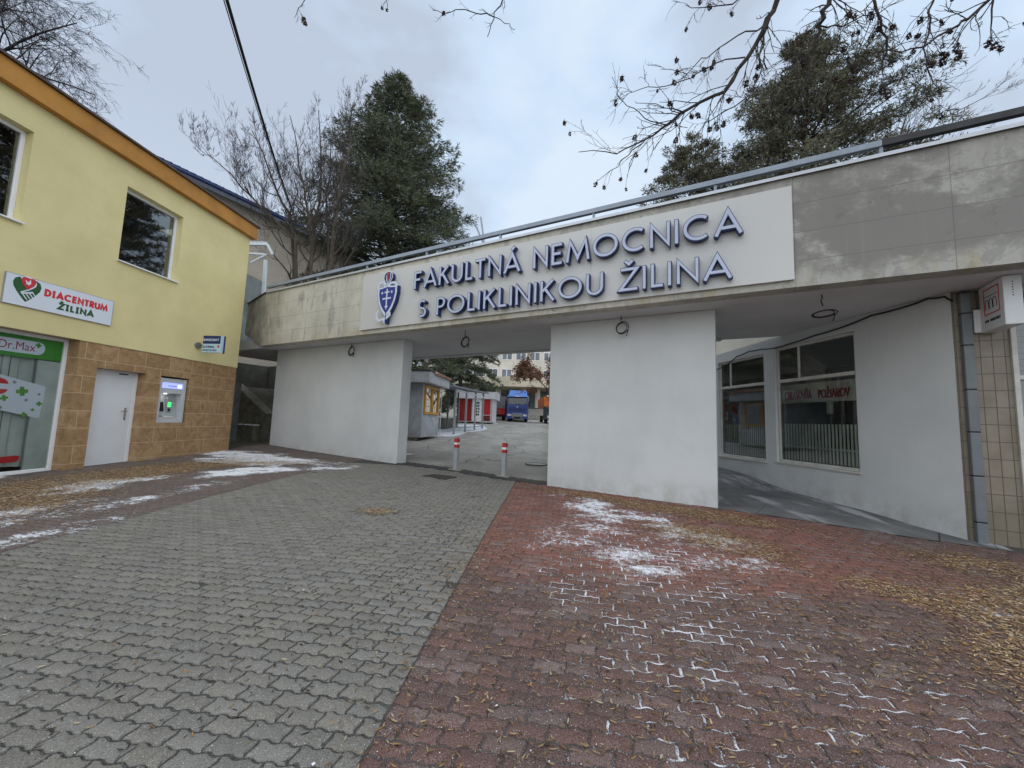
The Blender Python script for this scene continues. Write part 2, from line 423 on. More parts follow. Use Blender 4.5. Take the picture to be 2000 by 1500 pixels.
M['zinc'] = plain('grey_pipe_zinc', (.155,.175,.185), .5, .1, 4, .1, 40, spec=.5, dirt=.3, dirtc=(.14,.15,.15))
M['white_steel'] = plain('white_steel', (.58,.63,.65), .5, .05, 3, .05)
M['metal'] = plain('brushed_metal', (.45,.45,.46), .3, .05, 5, .05, metal=.9)
M['wood'] = plain('weathered_stake', (.30,.26,.20), .8, .2, 8, .2)
M['glass'] = glass('window_glass', (.90,.94,.92), 2.6)
M['glass_dark'] = glass('dark_window_glass', (.6,.64,.64), 4.6, .01)
M['glass_clear'] = glass('shopfront_glass', (.93,.96,.95), .9)
M['interior'] = plain('dark_interior', (.19,.205,.2), .9, .3, 1.5, 0)
m = NT('vertical_blind')
s_ = m.n('SeparateXYZ', {'Vector': m.obj()})
M['blind'] = m.fin(m.mix(m.ramp(m.noise(2, 3), .3, .7), (.44,.50,.47), (.56,.62,.59)), .8)
M['curtain'] = plain('half_curtain', (.74,.79,.75), .9, .15, 3, .1)
# ------------------------------------------------------------------ ground
def snow_field(x, y):
    S = blobs(x, y, [(-7.0,10.6,2.4,1.0,-28,1.35),(-5.0,10.1,2.0,.5,-20,1.2),(-5.7,8.2,3.0,.55,45,1.15),(-4.5,9.1,1.3,.35,20,1.0),(-6.3,6.9,1.6,.33,60,.72),(-6.2,5.1,1.4,.35,60,.55),(-5.3,6.2,2.2,.35,78,.62),(-5.0,4.3,1.6,.30,80,.60),(-5.9,4.4,1.8,.4,70,.55),
        (1.1,6.8,.8,1.0,0,.86),(.95,6.2,.5,.8,0,.74),(1.9,5.9,1.15,.85,-20,.78),(2.1,5.1,1.3,.8,-25,.74),(1.3,4.05,.65,.24,-10,.92),(2.3,4.4,1.1,.45,-25,.72),(1.4,4.9,1.6,1.9,0,.60),(1.6,3.0,1.2,1.2,0,.34),
        (4.3,3.5,.5,.3,20,.62),(5.2,3.4,.6,.3,0,.6),(4.0,2.2,.6,.35,30,.55),(3.2,2.1,.4,.4,0,.4)])
    return S*np.clip(.10+1.7*(fbm(x*1.3+3, y*1.3+8, 5)-.12), 0, 1.2)*np.clip(.35+1.5*(fbm(x*3.5+2, y*5+5, 4)-.12), .3, 1.15)
def dirt_field(x, y):
    return blobs(x, y, [(-7.6,7.6,1.2,3.6,-8,1.0),(-7.2,4.5,1.5,2.5,-5,.8),(-6.6,9.7,1.8,.5,-20,.8),(2.6,6.6,1.9,.5,-32,.7),(4.6,3.2,1.2,1.0,10,.8),(-1.5,8.8,.55,.28,0,.9),(2.2,3.6,1.4,.8,0,.35)])
def leaf_field(x, y):
    return blobs(x, y, [(-7.4,7.4,.8,2.8,-12,1.0),(-7.0,4.8,1.1,1.8,-8,.9),(-6.1,9.4,1.4,.33,32,.9),(-7.0,9.2,1.0,.6,30,.8),(-1.85,5.75,.26,.18,0,.85),
        (1.6,7.35,1.1,.22,-30,1.0),(2.9,6.45,1.3,.35,-30,.9),(2.55,5.2,.75,.42,-40,.95),(2.75,4.75,.5,.3,-40,.7),
        (3.75,3.55,.6,.26,-40,1.2),(4.7,3.1,1.0,.85,-10,1.15),(3.95,2.4,.85,.75,-30,1.1),(3.4,1.9,.45,.5,0,.7),(5.6,4.4,1.0,.5,-25,.6),(5.9,3.6,1.2,1.0,0,.7),(-.35,4.2,.5,1.6,5,.10),(1.2,3.0,2.2,1.6,0,.06),(2.9,3.4,1.2,1.3,0,.12)])

def paver_material(name, speck):
    m = NT(name)
    at_ = lambda k: m.n('Attribute', attribute_name=k)
    col = at_('tint').outputs['Color']
    snow = at_('snow').outputs['Fac']; dirt = at_('dirt').outputs['Fac']
    n1 = m.noise(14, 7, .72); n2 = m.noise(160, 3, .6); n3 = m.noise(4.5, 6, .65)
    c = m.mix(m.ramp(n2, .3, .7), m.mix(.55, col, (0,0,0)), m.mix(.18, col, (1,1,1)), 'MIX')
    c = m.mix(.42, c, col)
    c = m.mix(m.math('MULTIPLY', m.ramp(n1, .45, .75), .35), c, m.mix(.5, col, (.02,.02,.018)))
    vo = m.n('TexVoronoi', {'Vector': m.obj(), 'Scale': 85.0}, feature='F1')
    grain = m.math('MULTIPLY', m.math('LESS_THAN', vo.outputs['Distance'], .22), m.math('GREATER_THAN', m.n('SeparateColor', {'Color': vo.outputs['Color']}).outputs[0], .80))
    c = m.mix(m.math('MULTIPLY', grain, speck), c, (.50,.50,.49))
    c = m.mix(m.math('MULTIPLY', m.ramp(m.math('ADD', m.math('MULTIPLY', dirt, .62), m.math('MULTIPLY', n3, .6)), .5, .85), .6), c, (.165,.128,.095))
    sf = m.ramp(m.math('ADD', snow, m.math('ADD', m.math('MULTIPLY', m.math('SUBTRACT', n1, .5), 1.5), m.math('MULTIPLY', m.math('SUBTRACT', n2, .5), .8))), .42, .72)
    c = m.mix(m.math('MULTIPLY', sf, .93), c, (.80,.83,.88))
    dust = m.math('MULTIPLY', at_('dust').outputs['Fac'], m.ramp(m.math('ADD', m.math('MULTIPLY', n3, .7), m.math('MULTIPLY', n2, .5)), .52, .85))
    c = m.mix(m.math('MULTIPLY', dust, .5), c, (.44,.40,.385))
    m.bump(m.math('ADD', n2, m.math('MULTIPLY', sf, .5)), .45, .005)
    return m.fin(c, .86, 0, .25)
M['paver'] = paver_material('paving_stone', .75)
M['joint'] = paver_material('joint_filling', .3)

def wave(t):                              # long and short edge profile of the interlocking stones
    q = (t/.100) % 1.0
    return np.interp(q, [0, .18, .36, .50, .64, .82, 1.0], [0, .0068, .0068, 0, -.0068, -.0068, 0])
def paver_template(far):
    Lh, Wh, g = .100, .050, .0062
    ks = [0,.18,.36,.50,.64,.82] if not far else [0,.25,.75]
    tl = np.array([(i+k)*.100-Lh for i in (0, 1) for k in ks]+[Lh])
    bot = np.c_[tl, -Wh+wave(tl+Lh)]; topp = np.c_[tl[::-1], Wh+wave(tl[::-1]+Lh)]
    sv = np.array([.25,.5,.75])*.100-Wh if not far else np.array([.5])*.100-Wh
    off = lambda v: np.interp((v+Wh)/.100, [0,.25,.5,.75,1], [0,-.0060,0,.0060,0])
    rt = np.c_[Lh+off(sv), sv]; lt = np.c_[-Lh+off(sv[::-1]), sv[::-1]]
    P = np.r_[bot, rt, topp, lt]
    c = P.mean(0); d = P-c
    def inset(a):
        n = len(P); e1 = P-np.roll(P,1,0); e2 = np.roll(P,-1,0)-P
        nn = lambda e: np.c_[-e[:,1], e[:,0]]/np.linalg.norm(e, axis=1)[:,None]
        m_ = nn(e1)+nn(e2); m_ /= np.linalg.norm(m_, axis=1)[:,None]
        return P+m_*a
    return inset(g), inset(g+.0055)
def build_pavers(name, regions, seed):
    rs = np.random.RandomState(seed); VV, LL, SS, T, SN, DI, DU = [], [], [], [], [], [], []; base = 0
    rows = {}
    for col_kind, u0, u1, v0, v1 in regions:
        for j in range(int(v0/.100), int(v1/.100)):
            off = (j % 2)*.100
            for i in range(int((u0-off)/.200)-1, int((u1-off)/.200)+2):
                u = i*.200+off; v = j*.100
                if u+.100 < u0+.02 or u-.100 > u1-.02: continue
                rows.setdefault((col_kind, u0, u1, v > 6.0), []).append((u, v))
    for (kind, u0, u1, far), lst in rows.items():
        C = np.array(lst); X = RF.o.x+C[:,0]*RF.X.x+C[:,1]*RF.Y.x; Y = RF.o.y+C[:,0]*RF.X.y+C[:,1]*RF.Y.y
        gx = (X-GF.o.x)*GF.X.x+(Y-GF.o.y)*GF.X.y; gy = (X-GF.o.x)*GF.Y.x+(Y-GF.o.y)*GF.Y.y
        yy = (X-YF.o.x)*YF.Y.x+(Y-YF.o.y)*YF.Y.y
        sx = (X-SF.o.x)*SF.Y.x+(Y-SF.o.y)*SF.Y.y
        keep = (gy < np.where(gx < -4.3, .5, -.02)) & (yy < .05) & (X < 8.5)
        C, X, Y = C[keep], X[keep], Y[keep]; n = len(C)
        if n == 0: continue
        Po, Pi = paver_template(far); k = len(Po)
        rr = rs.rand(n)
        if kind == 'grey':
            base_c = np.array([.186,.176,.154])*(.86+.25*rr[:,None]); warm = rs.rand(n)[:,None]; base_c = base_c*(1-.10*warm*np.array([0,.3,1.0]))
        else:
            br = np.clip((C[:,1]-1.9-.10*(C[:,0]-.6)*.3-.25*rs.randn(n)*.4)/.35, 0, 1)*np.clip(1-(np.abs(C[:,0]-2.2)/3.2)**4, 0, 1)
            a = np.array([.106,.042,.028]); b_ = np.array([.195,.054,.028])
            base_c = (a*(1-br[:,None])+b_*br[:,None])*(.74+.5*rr[:,None])
            gq = (rs.rand(n) < .12)[:,None]; base_c = np.where(gq, base_c*.6+np.array([.07,.05,.045]), base_c)
        if kind == 'redleft': base_c = base_c*.45+np.array([.062,.054,.047])
        zt = rs.randn(n)*.0020; tx = rs.randn(n)*.010; ty = rs.randn(n)*.013; rot = rs.randn(n)*.014; C = C+rs.randn(n,2)*.0012
        rings = [(Po, -.022), (Po, -.0035), (Pi, 0.0)] if not far else [(Po, -.014), (Pi, 0.0)]
        nr = len(rings); nv_ = nr*k+2; W = np.zeros((n, nv_, 3), np.float32); rings.append((np.array([[.078,0.],[-.078,0.]]), .0004)); nb_ = 13 if not far else 7; mb_ = nb_//2; mt_ = nb_+(3 if not far else 1)+nb_//2
        for q, (P, dz) in enumerate(rings):
            cu = C[:,None,0]+P[None,:,0]*np.cos(rot)[:,None]-P[None,:,1]*np.sin(rot)[:,None]
            cv = C[:,None,1]+P[None,:,1]*np.cos(rot)[:,None]+P[None,:,0]*np.sin(rot)[:,None]
            cu = np.clip(cu, u0+.004, u1-.004)
            wx = RF.o.x+cu*RF.X.x+cv*RF.Y.x; wy = RF.o.y+cu*RF.X.y+cv*RF.Y.y
            e_ = q*k+len(P); W[:, q*k:e_, 0] = wx; W[:, q*k:e_, 1] = wy
            W[:, q*k:e_, 2] = gz(wx, wy)+dz+zt[:,None]+P[None,:,0]*tx[:,None]+P[None,:,1]*ty[:,None]
        lp = []; sz = []
        for q in range(nr-1):
            for a in range(k):
                b2 = (a+1) % k; lp += [q*k+a, q*k+b2, (q+1)*k+b2, (q+1)*k+a]; sz.append(4)
        o_ = (nr-1)*k
        for a in range(k): lp += [o_+a, o_+(a+1) % k, nr*k if mb_ <= a < mt_ else nr*k+1]; sz.append(3)
        lp += [o_+mb_, nr*k, nr*k+1, o_+mt_, nr*k+1, nr*k]; sz += [3, 3]
        lp = np.array(lp); VV.append(W.reshape(-1,3))
        LL.append((lp[None,:]+(np.arange(n)*nv_)[:,None]+base).ravel()); SS.append(np.tile(sz, n)); base += n*nv_
        T.append(np.repeat(base_c, nv_, 0))
        wx, wy = W[:,:,0].ravel(), W[:,:,1].ravel()
        SN.append(snow_field(wx, wy)*(.55+.75*fbm(wx*1.6, wy*1.6))); DI.append(dirt_field(wx, wy))
        du = np.repeat(np.where(rs.rand(n) < .38, rs.rand(n), .08), nv_)
        DU.append(du*(1.0 if kind == 'red' else .10 if kind == 'grey' else .45))
    return np_mesh(name, np.concatenate(VV), np.concatenate(LL), np.concatenate(SS), M['paver'],
        {'tint': np.concatenate(T), 'snow': np.concatenate(SN), 'dirt': np.concatenate(DI), 'dust': np.concatenate(DU)})
tag(build_pavers('road_paving', [('grey', -4.4, 0.0, -3.2, 8.2)], 1), kind='structure')
tag(build_pavers('pavement', [('red', 0.0, 8.4, -3.2, 6.9)], 2), kind='structure')
tag(build_pavers('path', [('redleft', -9.4, -4.4, -3.2, 12.6)], 3), kind='structure')

def sheet(name, mat, us, vs_, dz, frame=RF, attrs=None, clip=None):
    U, V = np.meshgrid(us, vs_, indexing='ij'); x = frame.o.x+U*frame.X.x+V*frame.Y.x; y = frame.o.y+U*frame.X.y+V*frame.Y.y
    z = gz(x, y)+dz; nu, nv = U.shape; I = np.arange(nu*nv).reshape(nu, nv)
    q = np.stack([I[:-1,:-1], I[1:,:-1], I[1:,1:], I[:-1,1:]], -1).reshape(-1, 4)
    if clip is not None:
        xc = x.ravel()[q].mean(1); yc = y.ravel()[q].mean(1); q = q[clip(xc, yc)]
    a = attrs(x.ravel(), y.ravel(), U.ravel(), V.ravel()) if attrs else None
    return np_mesh(name, np.c_[x.ravel(), y.ravel(), z.ravel()], q, np.full(len(q), 4), mat, a, smooth=True)
def joint_attrs(x, y, u, v):
    g = (u < 0) & (u > -4.4)
    t = np.where(g[:,None], np.array([.020,.019,.015]), np.array([.055,.038,.030]))
    nn = fbm(x*2.2, y*2.2); n2 = fbm(x*9, y*9, 3)
    near = np.clip(1-np.abs(u-2.0)/2.6, 0, 1)*np.clip((4.2-v)/1.2, 0, 1)
    js = np.where(u > .12, near*.98*np.clip(.05+1.15*nn, 0, 1)*np.clip(n2*2.2-.45, 0, 1.2)+.06, 0.0)
    js = js+np.clip(snow_field(x, y)*1.6, 0, 1)*np.where(u < -4.2, .18, .55)
    return {'tint': t, 'snow': js, 'dirt': np.zeros_like(x), 'dust': np.zeros_like(x)}
jc = lambda x, y: ((x-GF.o.x)*GF.Y.x+(y-GF.o.y)*GF.Y.y) < .45
tag(sheet('paving_bed', M['joint'], np.arange(-9.4, 8.5, .08), np.arange(-3.2, 12.6, .08), -.0062, attrs=joint_attrs, clip=jc), kind='structure')

# big terrain sheet reaching the horizon
m = NT('terrain_soil')
c = m.mix(m.ramp(m.noise(.12, 6), .3, .7), (.13,.125,.105), (.20,.19,.165))
c = m.mix(m.math('MULTIPLY', m.ramp(m.noise(.6, 6, .65), .55, .7), .5), c, (.65,.68,.72))
M['soil'] = m.fin(c, .95, 0, .2)
def steps(a, b, s): return list(np.arange(a, b, s))
xs = np.array([-420,-250,-150,-90]+steps(-60,-12,6)+steps(-12,14,.6)+steps(14,62,6)+[90,150,250,420], float)
ys = np.array([-420,-200,-100,-50,-25]+steps(-12,24,.6)+steps(24,70,3)+[90,130,200,420], float)
X, Y = np.meshgrid(xs, ys, indexing='ij'); I = np.arange(X.size).reshape(X.shape)
q = np.stack([I[:-1,:-1], I[1:,:-1], I[1:,1:], I[:-1,1:]], -1).reshape(-1, 4)
tag(np_mesh('ground', np.c_[X.ravel(), Y.ravel(), (gz(X, Y)-.04).ravel()], q, np.full(len(q), 4), M['soil'], smooth=True), kind='structure')

# asphalt drive beyond the gate, and the passage floor
m = NT('worn_asphalt')
n = m.noise(.9, 7, .65)
c = m.mix(m.ramp(n, .3, .7), (.29,.275,.245), (.42,.40,.36))
c = m.mix(m.math('MULTIPLY', m.ramp(m.noise(.28, 5, .6, vec=m.scaled((2.4,.55,1))), .46, .66), .55), c, (.19,.18,.16))
c = m.mix(m.ramp(m.noise(240, 2), .35, .7, 0, .22), c, (.50,.48,.44))
sn = m.n('Attribute', attribute_name='snow').outputs['Fac']
c = m.mix(m.math('MULTIPLY', m.ramp(m.math('ADD', sn, m.math('MULTIPLY', m.math('SUBTRACT', m.noise(2.2, 7, .7), .5), .8)), .45, .62), .95), c, (.80,.83,.88))
pt = m.ramp(m.noise(.55, 6, .7, vec=m.scaled((1,.5,1), (4,2,0))), .5, .56)
c = m.mix(m.math('MULTIPLY', pt, .35), c, (.21,.20,.18))
vc = m.n('TexVoronoi', {'Vector': m.n('VectorMath', {0: m.obj(), 1: m.n('TexNoise', {'Vector': m.obj(), 'Scale': .8}).outputs[1]}, operation='ADD').outputs[0], 'Scale': .35}, feature='DISTANCE_TO_EDGE').outputs['Distance']
c = m.mix(m.math('MULTIPLY', m.math('LESS_THAN', vc, .006), .7), c, (.10,.095,.09))
m.bump(m.noise(200, 3), .3, .006)
M['asphalt'] = m.fin(c, .88, 0, .25)
def drive_snow(x, y, u, v):
    return {'snow': blobs(x, y, [(-3.4,12.6,.55,.35,0,.75),(-4.2,23.5,1.7,3.6,8,1.1),(-3.2,30,1.6,6.0,6,1.0),(-2.1,40,1.2,1.5,0,.9),(5.2,34,1.0,7,0,1.0),(5.0,24,.9,5,0,.8),(3.2,52,4.0,2.5,0,.9)])}
da = lambda x, y: (((x-GF.o.x)*GF.Y.x+(y-GF.o.y)*GF.Y.y) > .0)
tag(sheet('driveway', M['asphalt'], np.arange(-8, 8.1, .25), np.concatenate([np.arange(5.5, 20, .25), np.arange(20, 62, 1.0)]), -.012, attrs=drive_snow, clip=da), kind='structure')
# dark channel where the paving meets the asphalt
mb = MB()
pts = [GF.w(x, .06) for x in np.linspace(-4.3, 0.02, 14)]
for a, b in zip(pts[:-1], pts[1:]):
    za, zb = gzf(a)+.004, gzf(b)+.004; d = GF.Y*.055
    mb.hexa([(*(a-d).xy, za-.03), (*(b-d).xy, zb-.03), (*(b+d).xy, zb-.03), (*(a+d).xy, za-.03)], [(*(a-d).xy, za), (*(b-d).xy, zb), (*(b+d).xy, zb), (*(a+d).xy, za)])
o = mb.build('road_gutter', plain('gutter_iron', (.05,.048,.045), .8, .3, 6, .4, 60)); tag(o, kind='structure')
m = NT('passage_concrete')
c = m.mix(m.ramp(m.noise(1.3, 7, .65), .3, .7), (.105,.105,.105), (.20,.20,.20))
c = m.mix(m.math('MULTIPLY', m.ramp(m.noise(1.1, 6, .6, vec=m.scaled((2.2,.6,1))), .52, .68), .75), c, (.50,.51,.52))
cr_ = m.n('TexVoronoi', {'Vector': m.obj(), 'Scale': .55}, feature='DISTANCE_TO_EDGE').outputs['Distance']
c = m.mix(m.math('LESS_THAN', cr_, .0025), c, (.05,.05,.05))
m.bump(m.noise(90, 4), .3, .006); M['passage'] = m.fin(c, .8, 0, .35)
us = np.arange(2.9, 6.6, .1); vv = np.arange(-.03, 14, .15)
tag(sheet('passage_floor', M['passage'], us, vv, .004, frame=GF), kind='structure')

# fallen ash keys and leaf bits
rs = np.random.RandomState(11)
def scatter(n, box, dens):
    x = rs.uniform(box[0], box[1], n); y = rs.uniform(box[2], box[3], n); d = dens(x, y); k = rs.rand(n) < d
    return np.c_[x[k], y[k]]
P = [scatter(190000, (-9, -4, 1.5, 11), lambda x, y: leaf_field(x, y)*(.25+1.1*fbm(x*2, y*2))*1.15),
     scatter(330000, (-3, 7, 1.0, 8.5), lambda x, y: leaf_field(x, y)*(.25+1.2*fbm(x*2.5, y*2.5))*1.5),
     scatter(52000, (-9, 7, .9, 10.5), lambda x, y: np.where(x > -.2, .12, .26)+0*x),
     scatter(15000, (-.6, 6.5, .9, 8.4), lambda x, y: .06+.28*fbm(x*3, y*3)**1.5)]
P = np.concatenate(P)
gy = (P[:,0]-GF.o.x)*GF.Y.x+(P[:,1]-GF.o.y)*GF.Y.y; yy = (P[:,0]-YF.o.x)*YF.Y.x+(P[:,1]-YF.o.y)*YF.Y.y; gx_ = (P[:,0]-GF.o.x)*GF.X.x+(P[:,1]-GF.o.y)*GF.X.y
P = P[(gy < -.01) & (yy < -.03) & (gx_ < 6.3)]
n = len(P)
ln = rs.uniform(.011, .025, n); wd = ln*rs.uniform(.12, .25, n); an = rs.uniform(0, 6.283, n)
cx, sx = np.cos(an), np.sin(an); zz = gz(P[:,0], P[:,1])
lift = rs.exponential(.0022, n)+.0018+np.clip(leaf_field(P[:,0], P[:,1]), 0, 1)*rs.rand(n)*.012
tl = rs.randn(n)*.20
V = np.zeros((n, 6, 3), np.float32)
for q, (a, b) in enumerate([(-1,0),(-.35,-1),(.5,-.8),(1,0),(.5,.8),(-.35,1)]):
    lx = a*ln; ly = b*wd
    V[:,q,0] = P[:,0]+lx*cx-ly*sx; V[:,q,1] = P[:,1]+lx*sx+ly*cx; V[:,q,2] = zz+lift+np.abs(a*ln*np.sin(tl))*(1 if True else 0)+b*wd*.25*np.sign(tl)
t = rs.rand(n)[:,None]; pal = np.array([[.34,.235,.125],[.22,.13,.06],[.47,.37,.24],[.10,.062,.035],[.30,.17,.06]])
tc_ = pal[rs.choice(5, n, p=[.32,.24,.16,.16,.12])]*(1.0+.55*t)
ug = (P[:,0]-RF.o.x)*RF.X.x+(P[:,1]-RF.o.y)*RF.X.y; dk_ = (ug < -.25) & (ug > -4.3) & (rs.rand(n) < .72) & (leaf_field(P[:,0], P[:,1]) < .3)
lone = leaf_field(P[:,0], P[:,1]) < .35; tc_[lone] *= .72
tc_[dk_] = np.array([.040,.033,.026])*(.6+.8*rs.rand(dk_.sum())[:,None])
m = NT('dry_ash_keys')
M['litter'] = m.fin(m.n('Attribute', attribute_name='tint').outputs['Color'], .8, 0, .2)
tag(np_mesh('fallen_leaves', V.reshape(-1,3), np.arange(n*6), np.full(n, 6), M['litter'], {'tint': np.repeat(tc_, 6, 0)}), kind='stuff')
# small white pebbles of salt and snow crumbs, as geometry on the stones
Q = np.concatenate([scatter(5200, (-1, 6, .9, 6), lambda x, y: .12+.5*fbm(x*1.5, y*1.5)), scatter(2500, (-6, 0, .9, 6), lambda x, y: .2+0*x)])
n = len(Q); r_ = rs.uniform(.0015, .0042, n); r_[rs.rand(n) < .02] *= 2.6; zz = gz(Q[:,0], Q[:,1])
T_ = np.array([(1,0,.1),(0,1,.1),(-1,0,.1),(0,-1,.1),(.1,.1,.9)])
V = np.c_[Q, zz][:,None,:]+T_[None]*r_[:,None,None]
fl = np.array([0,1,4,1,2,4,2,3,4,3,0,4])
tag(np_mesh('snow_crumbs', V.reshape(-1,3), (fl[None]+(np.arange(n)*5)[:,None]).ravel(), np.full(n*4, 3), plain('snow_crumb', (.72,.74,.77), .8, .05)), kind='stuff')
# ------------------------------------------------------------------ stroke lettering
def arc(cx, cz, rx, rz, a0, a1, n=14):
    return [(cx+rx*math.cos(R(a0+(a1-a0)*i/n)), cz+rz*math.sin(R(a0+(a1-a0)*i/n))) for i in range(n+1)]
def glyphs():
    h = .075; t = 1-h
    A = [[(.02,0),(.42,t),(.82,0)], [(.17,.30),(.67,.30)]]
    Z = [[(.0,t),(.62,t),(.0,h),(.66,h)]]
    N = [[(h,0),(h,t),(.68,h*1.2),(.68,1)]]
    car = lambda x: [[(x-.16,1.30),(x,1.14),(x+.16,1.30)]]
    G = {'F': ([[(h,0),(h,t),(.52,t)], [(h,.53),(.46,.53)]], .56), 'A': (A, .84), 'K': ([[(h,0),(h,1)], [(.60,1),(.11,.48)], [(.24,.60),(.64,0)]], .66),
     'U': ([[(h,1)]+arc(.36,.36,.285,.285,180,360)+[(.645,1)]], .72), 'L': ([[(h,1),(h,h),(.46,h)]], .44), 'T': ([[(0,t),(.60,t)], [(.30,t),(.30,0)]], .60),
     'N': (N, .75), 'E': ([[(.52,h),(h,h),(h,t),(.52,t)], [(h,.52),(.47,.52)]], .57), 'M': ([[(.03,0),(.16,t),(.50,.16),(.84,t),(.97,0)]], 1.0),
     'O': ([arc(.53,.5,.455,.43,0,345,23)], 1.06), 'C': ([arc(.52,.5,.445,.43,48,312,20)], .92), 'I': ([[(h,0),(h,1)]], .15),
     'S': ([arc(.27,.715,.195,.215,30,235,12)+arc(.28,.285,.215,.215,68,-150,12)], .54), 'P': ([[(h,0),(h,t),(.26,t)]+arc(.26,.69,.225,.235,90,-90,10)+[(h,.455)]], .52),
     'Z': (Z, .66), 'D': ([[(.22,h),(h,h),(h,t),(.25,t)]+arc(.25,.5,.40,.43,90,-90,14)[1:-1]+[(.22,h)]], .70), 'R': ([[(h,0),(h,t),(.27,t)]+arc(.27,.71,.215,.22,90,-90,10)+[(h,.49)], [(.28,.47),(.54,0)]], .57),
     'V': ([[(.02,1),(.37,h),(.72,1)]], .74), 'H': ([[(h,0),(h,1)], [(.60,0),(.60,1)], [(h,.5),(.60,.5)]], .67), 'B': ([[(h,.51),(.27,.51)]+arc(.27,.74,.20,.20,-90,90,8)+[(h,t),(h,h),(.29,h)]+arc(.29,.29,.225,.22,-90,90,8)+[(.2,.51)]], .54),
     'Y': ([[(.02,1),(.35,.48),(.68,1)], [(.35,.48),(.35,0)]], .70), ' ': ([], .36)}
    G['\u00c1'] = (A+[[(.38,1.10),(.55,1.28)]], .84); G['\u017d'] = (Z+car(.32), .66); G['\u0147'] = (N+car(.38), .75)
    G['II'] = ([[(.04,h),(.40,h)], [(.04,t),(.40,t)], [(.22,h),(.22,t)]], .44)
    return G
GL = glyphs()
def lay(text, gap=.13, slab=False):
    x = 0; out = []
    for ch in text:
        g, w = GL['II' if slab and ch == 'I' else ch]; out.append((ch, x, g)); x += w+gap
    return out, x-gap
def text_mesh(mb, text, x0, x1, z0, hgt, w, y0, y1, gap=.13, slab=False, mat=0, side=None, dy=.0004):
    L_, W = lay(text, gap, slab); k = (x1-x0)/W; i = 0
    for ch, x, g in L_:
        for st in g:
            P = [(x0+(x+p[0])*k, z0+p[1]*hgt) for p in st]
            cl = len(P) > 18 and ch == 'O'
            mb.ribbon(P, w, y0-dy*(i % 3), y1, closed=cl, mat=mat, side=side); i += 1
def fnt(name, body, mat, parent, loc, size, depth=.0006, ax='LEFT', bold=0.0, sx=1.0, rot=(R(90),0,0)):
    c = bpy.data.curves.new(name, 'FONT'); c.body = body; c.size = size; c.extrude = depth; c.align_x = ax; c.align_y = 'BOTTOM_BASELINE'; c.offset = bold
    o = bpy.data.objects.new(name, c); COL.objects.link(o)
    bpy.context.view_layer.update(); me = bpy.data.meshes.new_from_object(o.evaluated_get(bpy.context.evaluated_depsgraph_get())); me.materials.clear(); me.materials.append(mat)
    bpy.data.objects.remove(o); bpy.data.curves.remove(c)
    o = bpy.data.objects.new(name, me); COL.objects.link(o); o.parent = parent; o.location = loc; o.rotation_euler = rot; o.scale = (sx, 1, 1)
    return o

# ------------------------------------------------------------------ yellow house
yb = thing('yellow_house', 'yellow plastered two-storey house with orange eaves and brown tiled base', 'building', YF.w(0,0), YF.rz)
XE = 3.77
mb = MB()
W1 = (-3.1,-1.535,4.74,6.46); W2 = (.11,1.49,4.74,6.46)
mb.wall(-14, XE, 2.84, 6.99, [W1, W2], -.018, .21)
mb.quad((XE,-.018,2.84),(XE,9,2.84),(XE,9,6.99),(XE,-.018,6.99)); mb.quad((XE,-.018,2.84),(-.37,-.018,2.84),(-.37,.001,2.84),(XE,.001,2.84))
mb.quad((-14,9,-.3),(-14,-.018,-.3),(-14,-.018,6.99),(-14,9,6.99)); mb.quad((XE,9,-.3),(-14,9,-.3),(-14,9,6.99),(XE,9,6.99))
mb.build('wall', M['yellow'], yb)
DO = (0.0,1.035,.0,2.33); AT = (1.415,2.2,1.158,2.325); SH = (-9.5,-.368,.10,2.84)
mb = MB(); mb.wall(-14, XE-.004, -.3, 2.8395, [DO, AT, SH], 0, .27)
mb.quad((XE-.004,0,-.3),(XE-.004,9,-.3),(XE-.004,9,2.8395),(XE-.004,0,2.8395))
mb.build('tile_cladding', M['tile'], yb)
mb = MB(); mb.box(-14, XE+.10, -.16, .3, 6.99, 7.385); mb.build('fascia', M['orange'], yb, bevel=.01)
mb = MB()
mb.hexa([(-14,-.215,7.386),(XE+.16,-.215,7.386),(XE+.16,9.3,7.386),(-14,9.3,7.386)], [(-14,-.215,7.43),(XE+.16,-.215,7.43),(XE+.16,9.3,8.6),(-14,9.3,8.6)])
mb.build('roof', M['roof_edge'], yb)
# upper windows
for (a, b, c_, d) in (W1, W2):
    mb = MB(); mb.frame(a+.001, b-.001, c_+.001, d-.001, .062, .13, .20)
    w = mb.build('window', M['white'], yb, bevel=.006)
    g = MB(); g.quad((a+.06,.165,c_+.06),(b-.06,.165,c_+.06),(b-.06,.165,d-.06),(a+.06,.165,d-.06)); g.build('pane', M['glass_dark'], w)
    g = MB(); g.box(a-.03, b+.03, -.075, .13, c_-.028, c_+.0005); g.build('sill', M['white'], w, bevel=.004)
    g = MB(); g.box(a-1.2, b+6, 2.2, 2.22, c_-1, d+.4); g.build('room_interior', M['interior'], w)
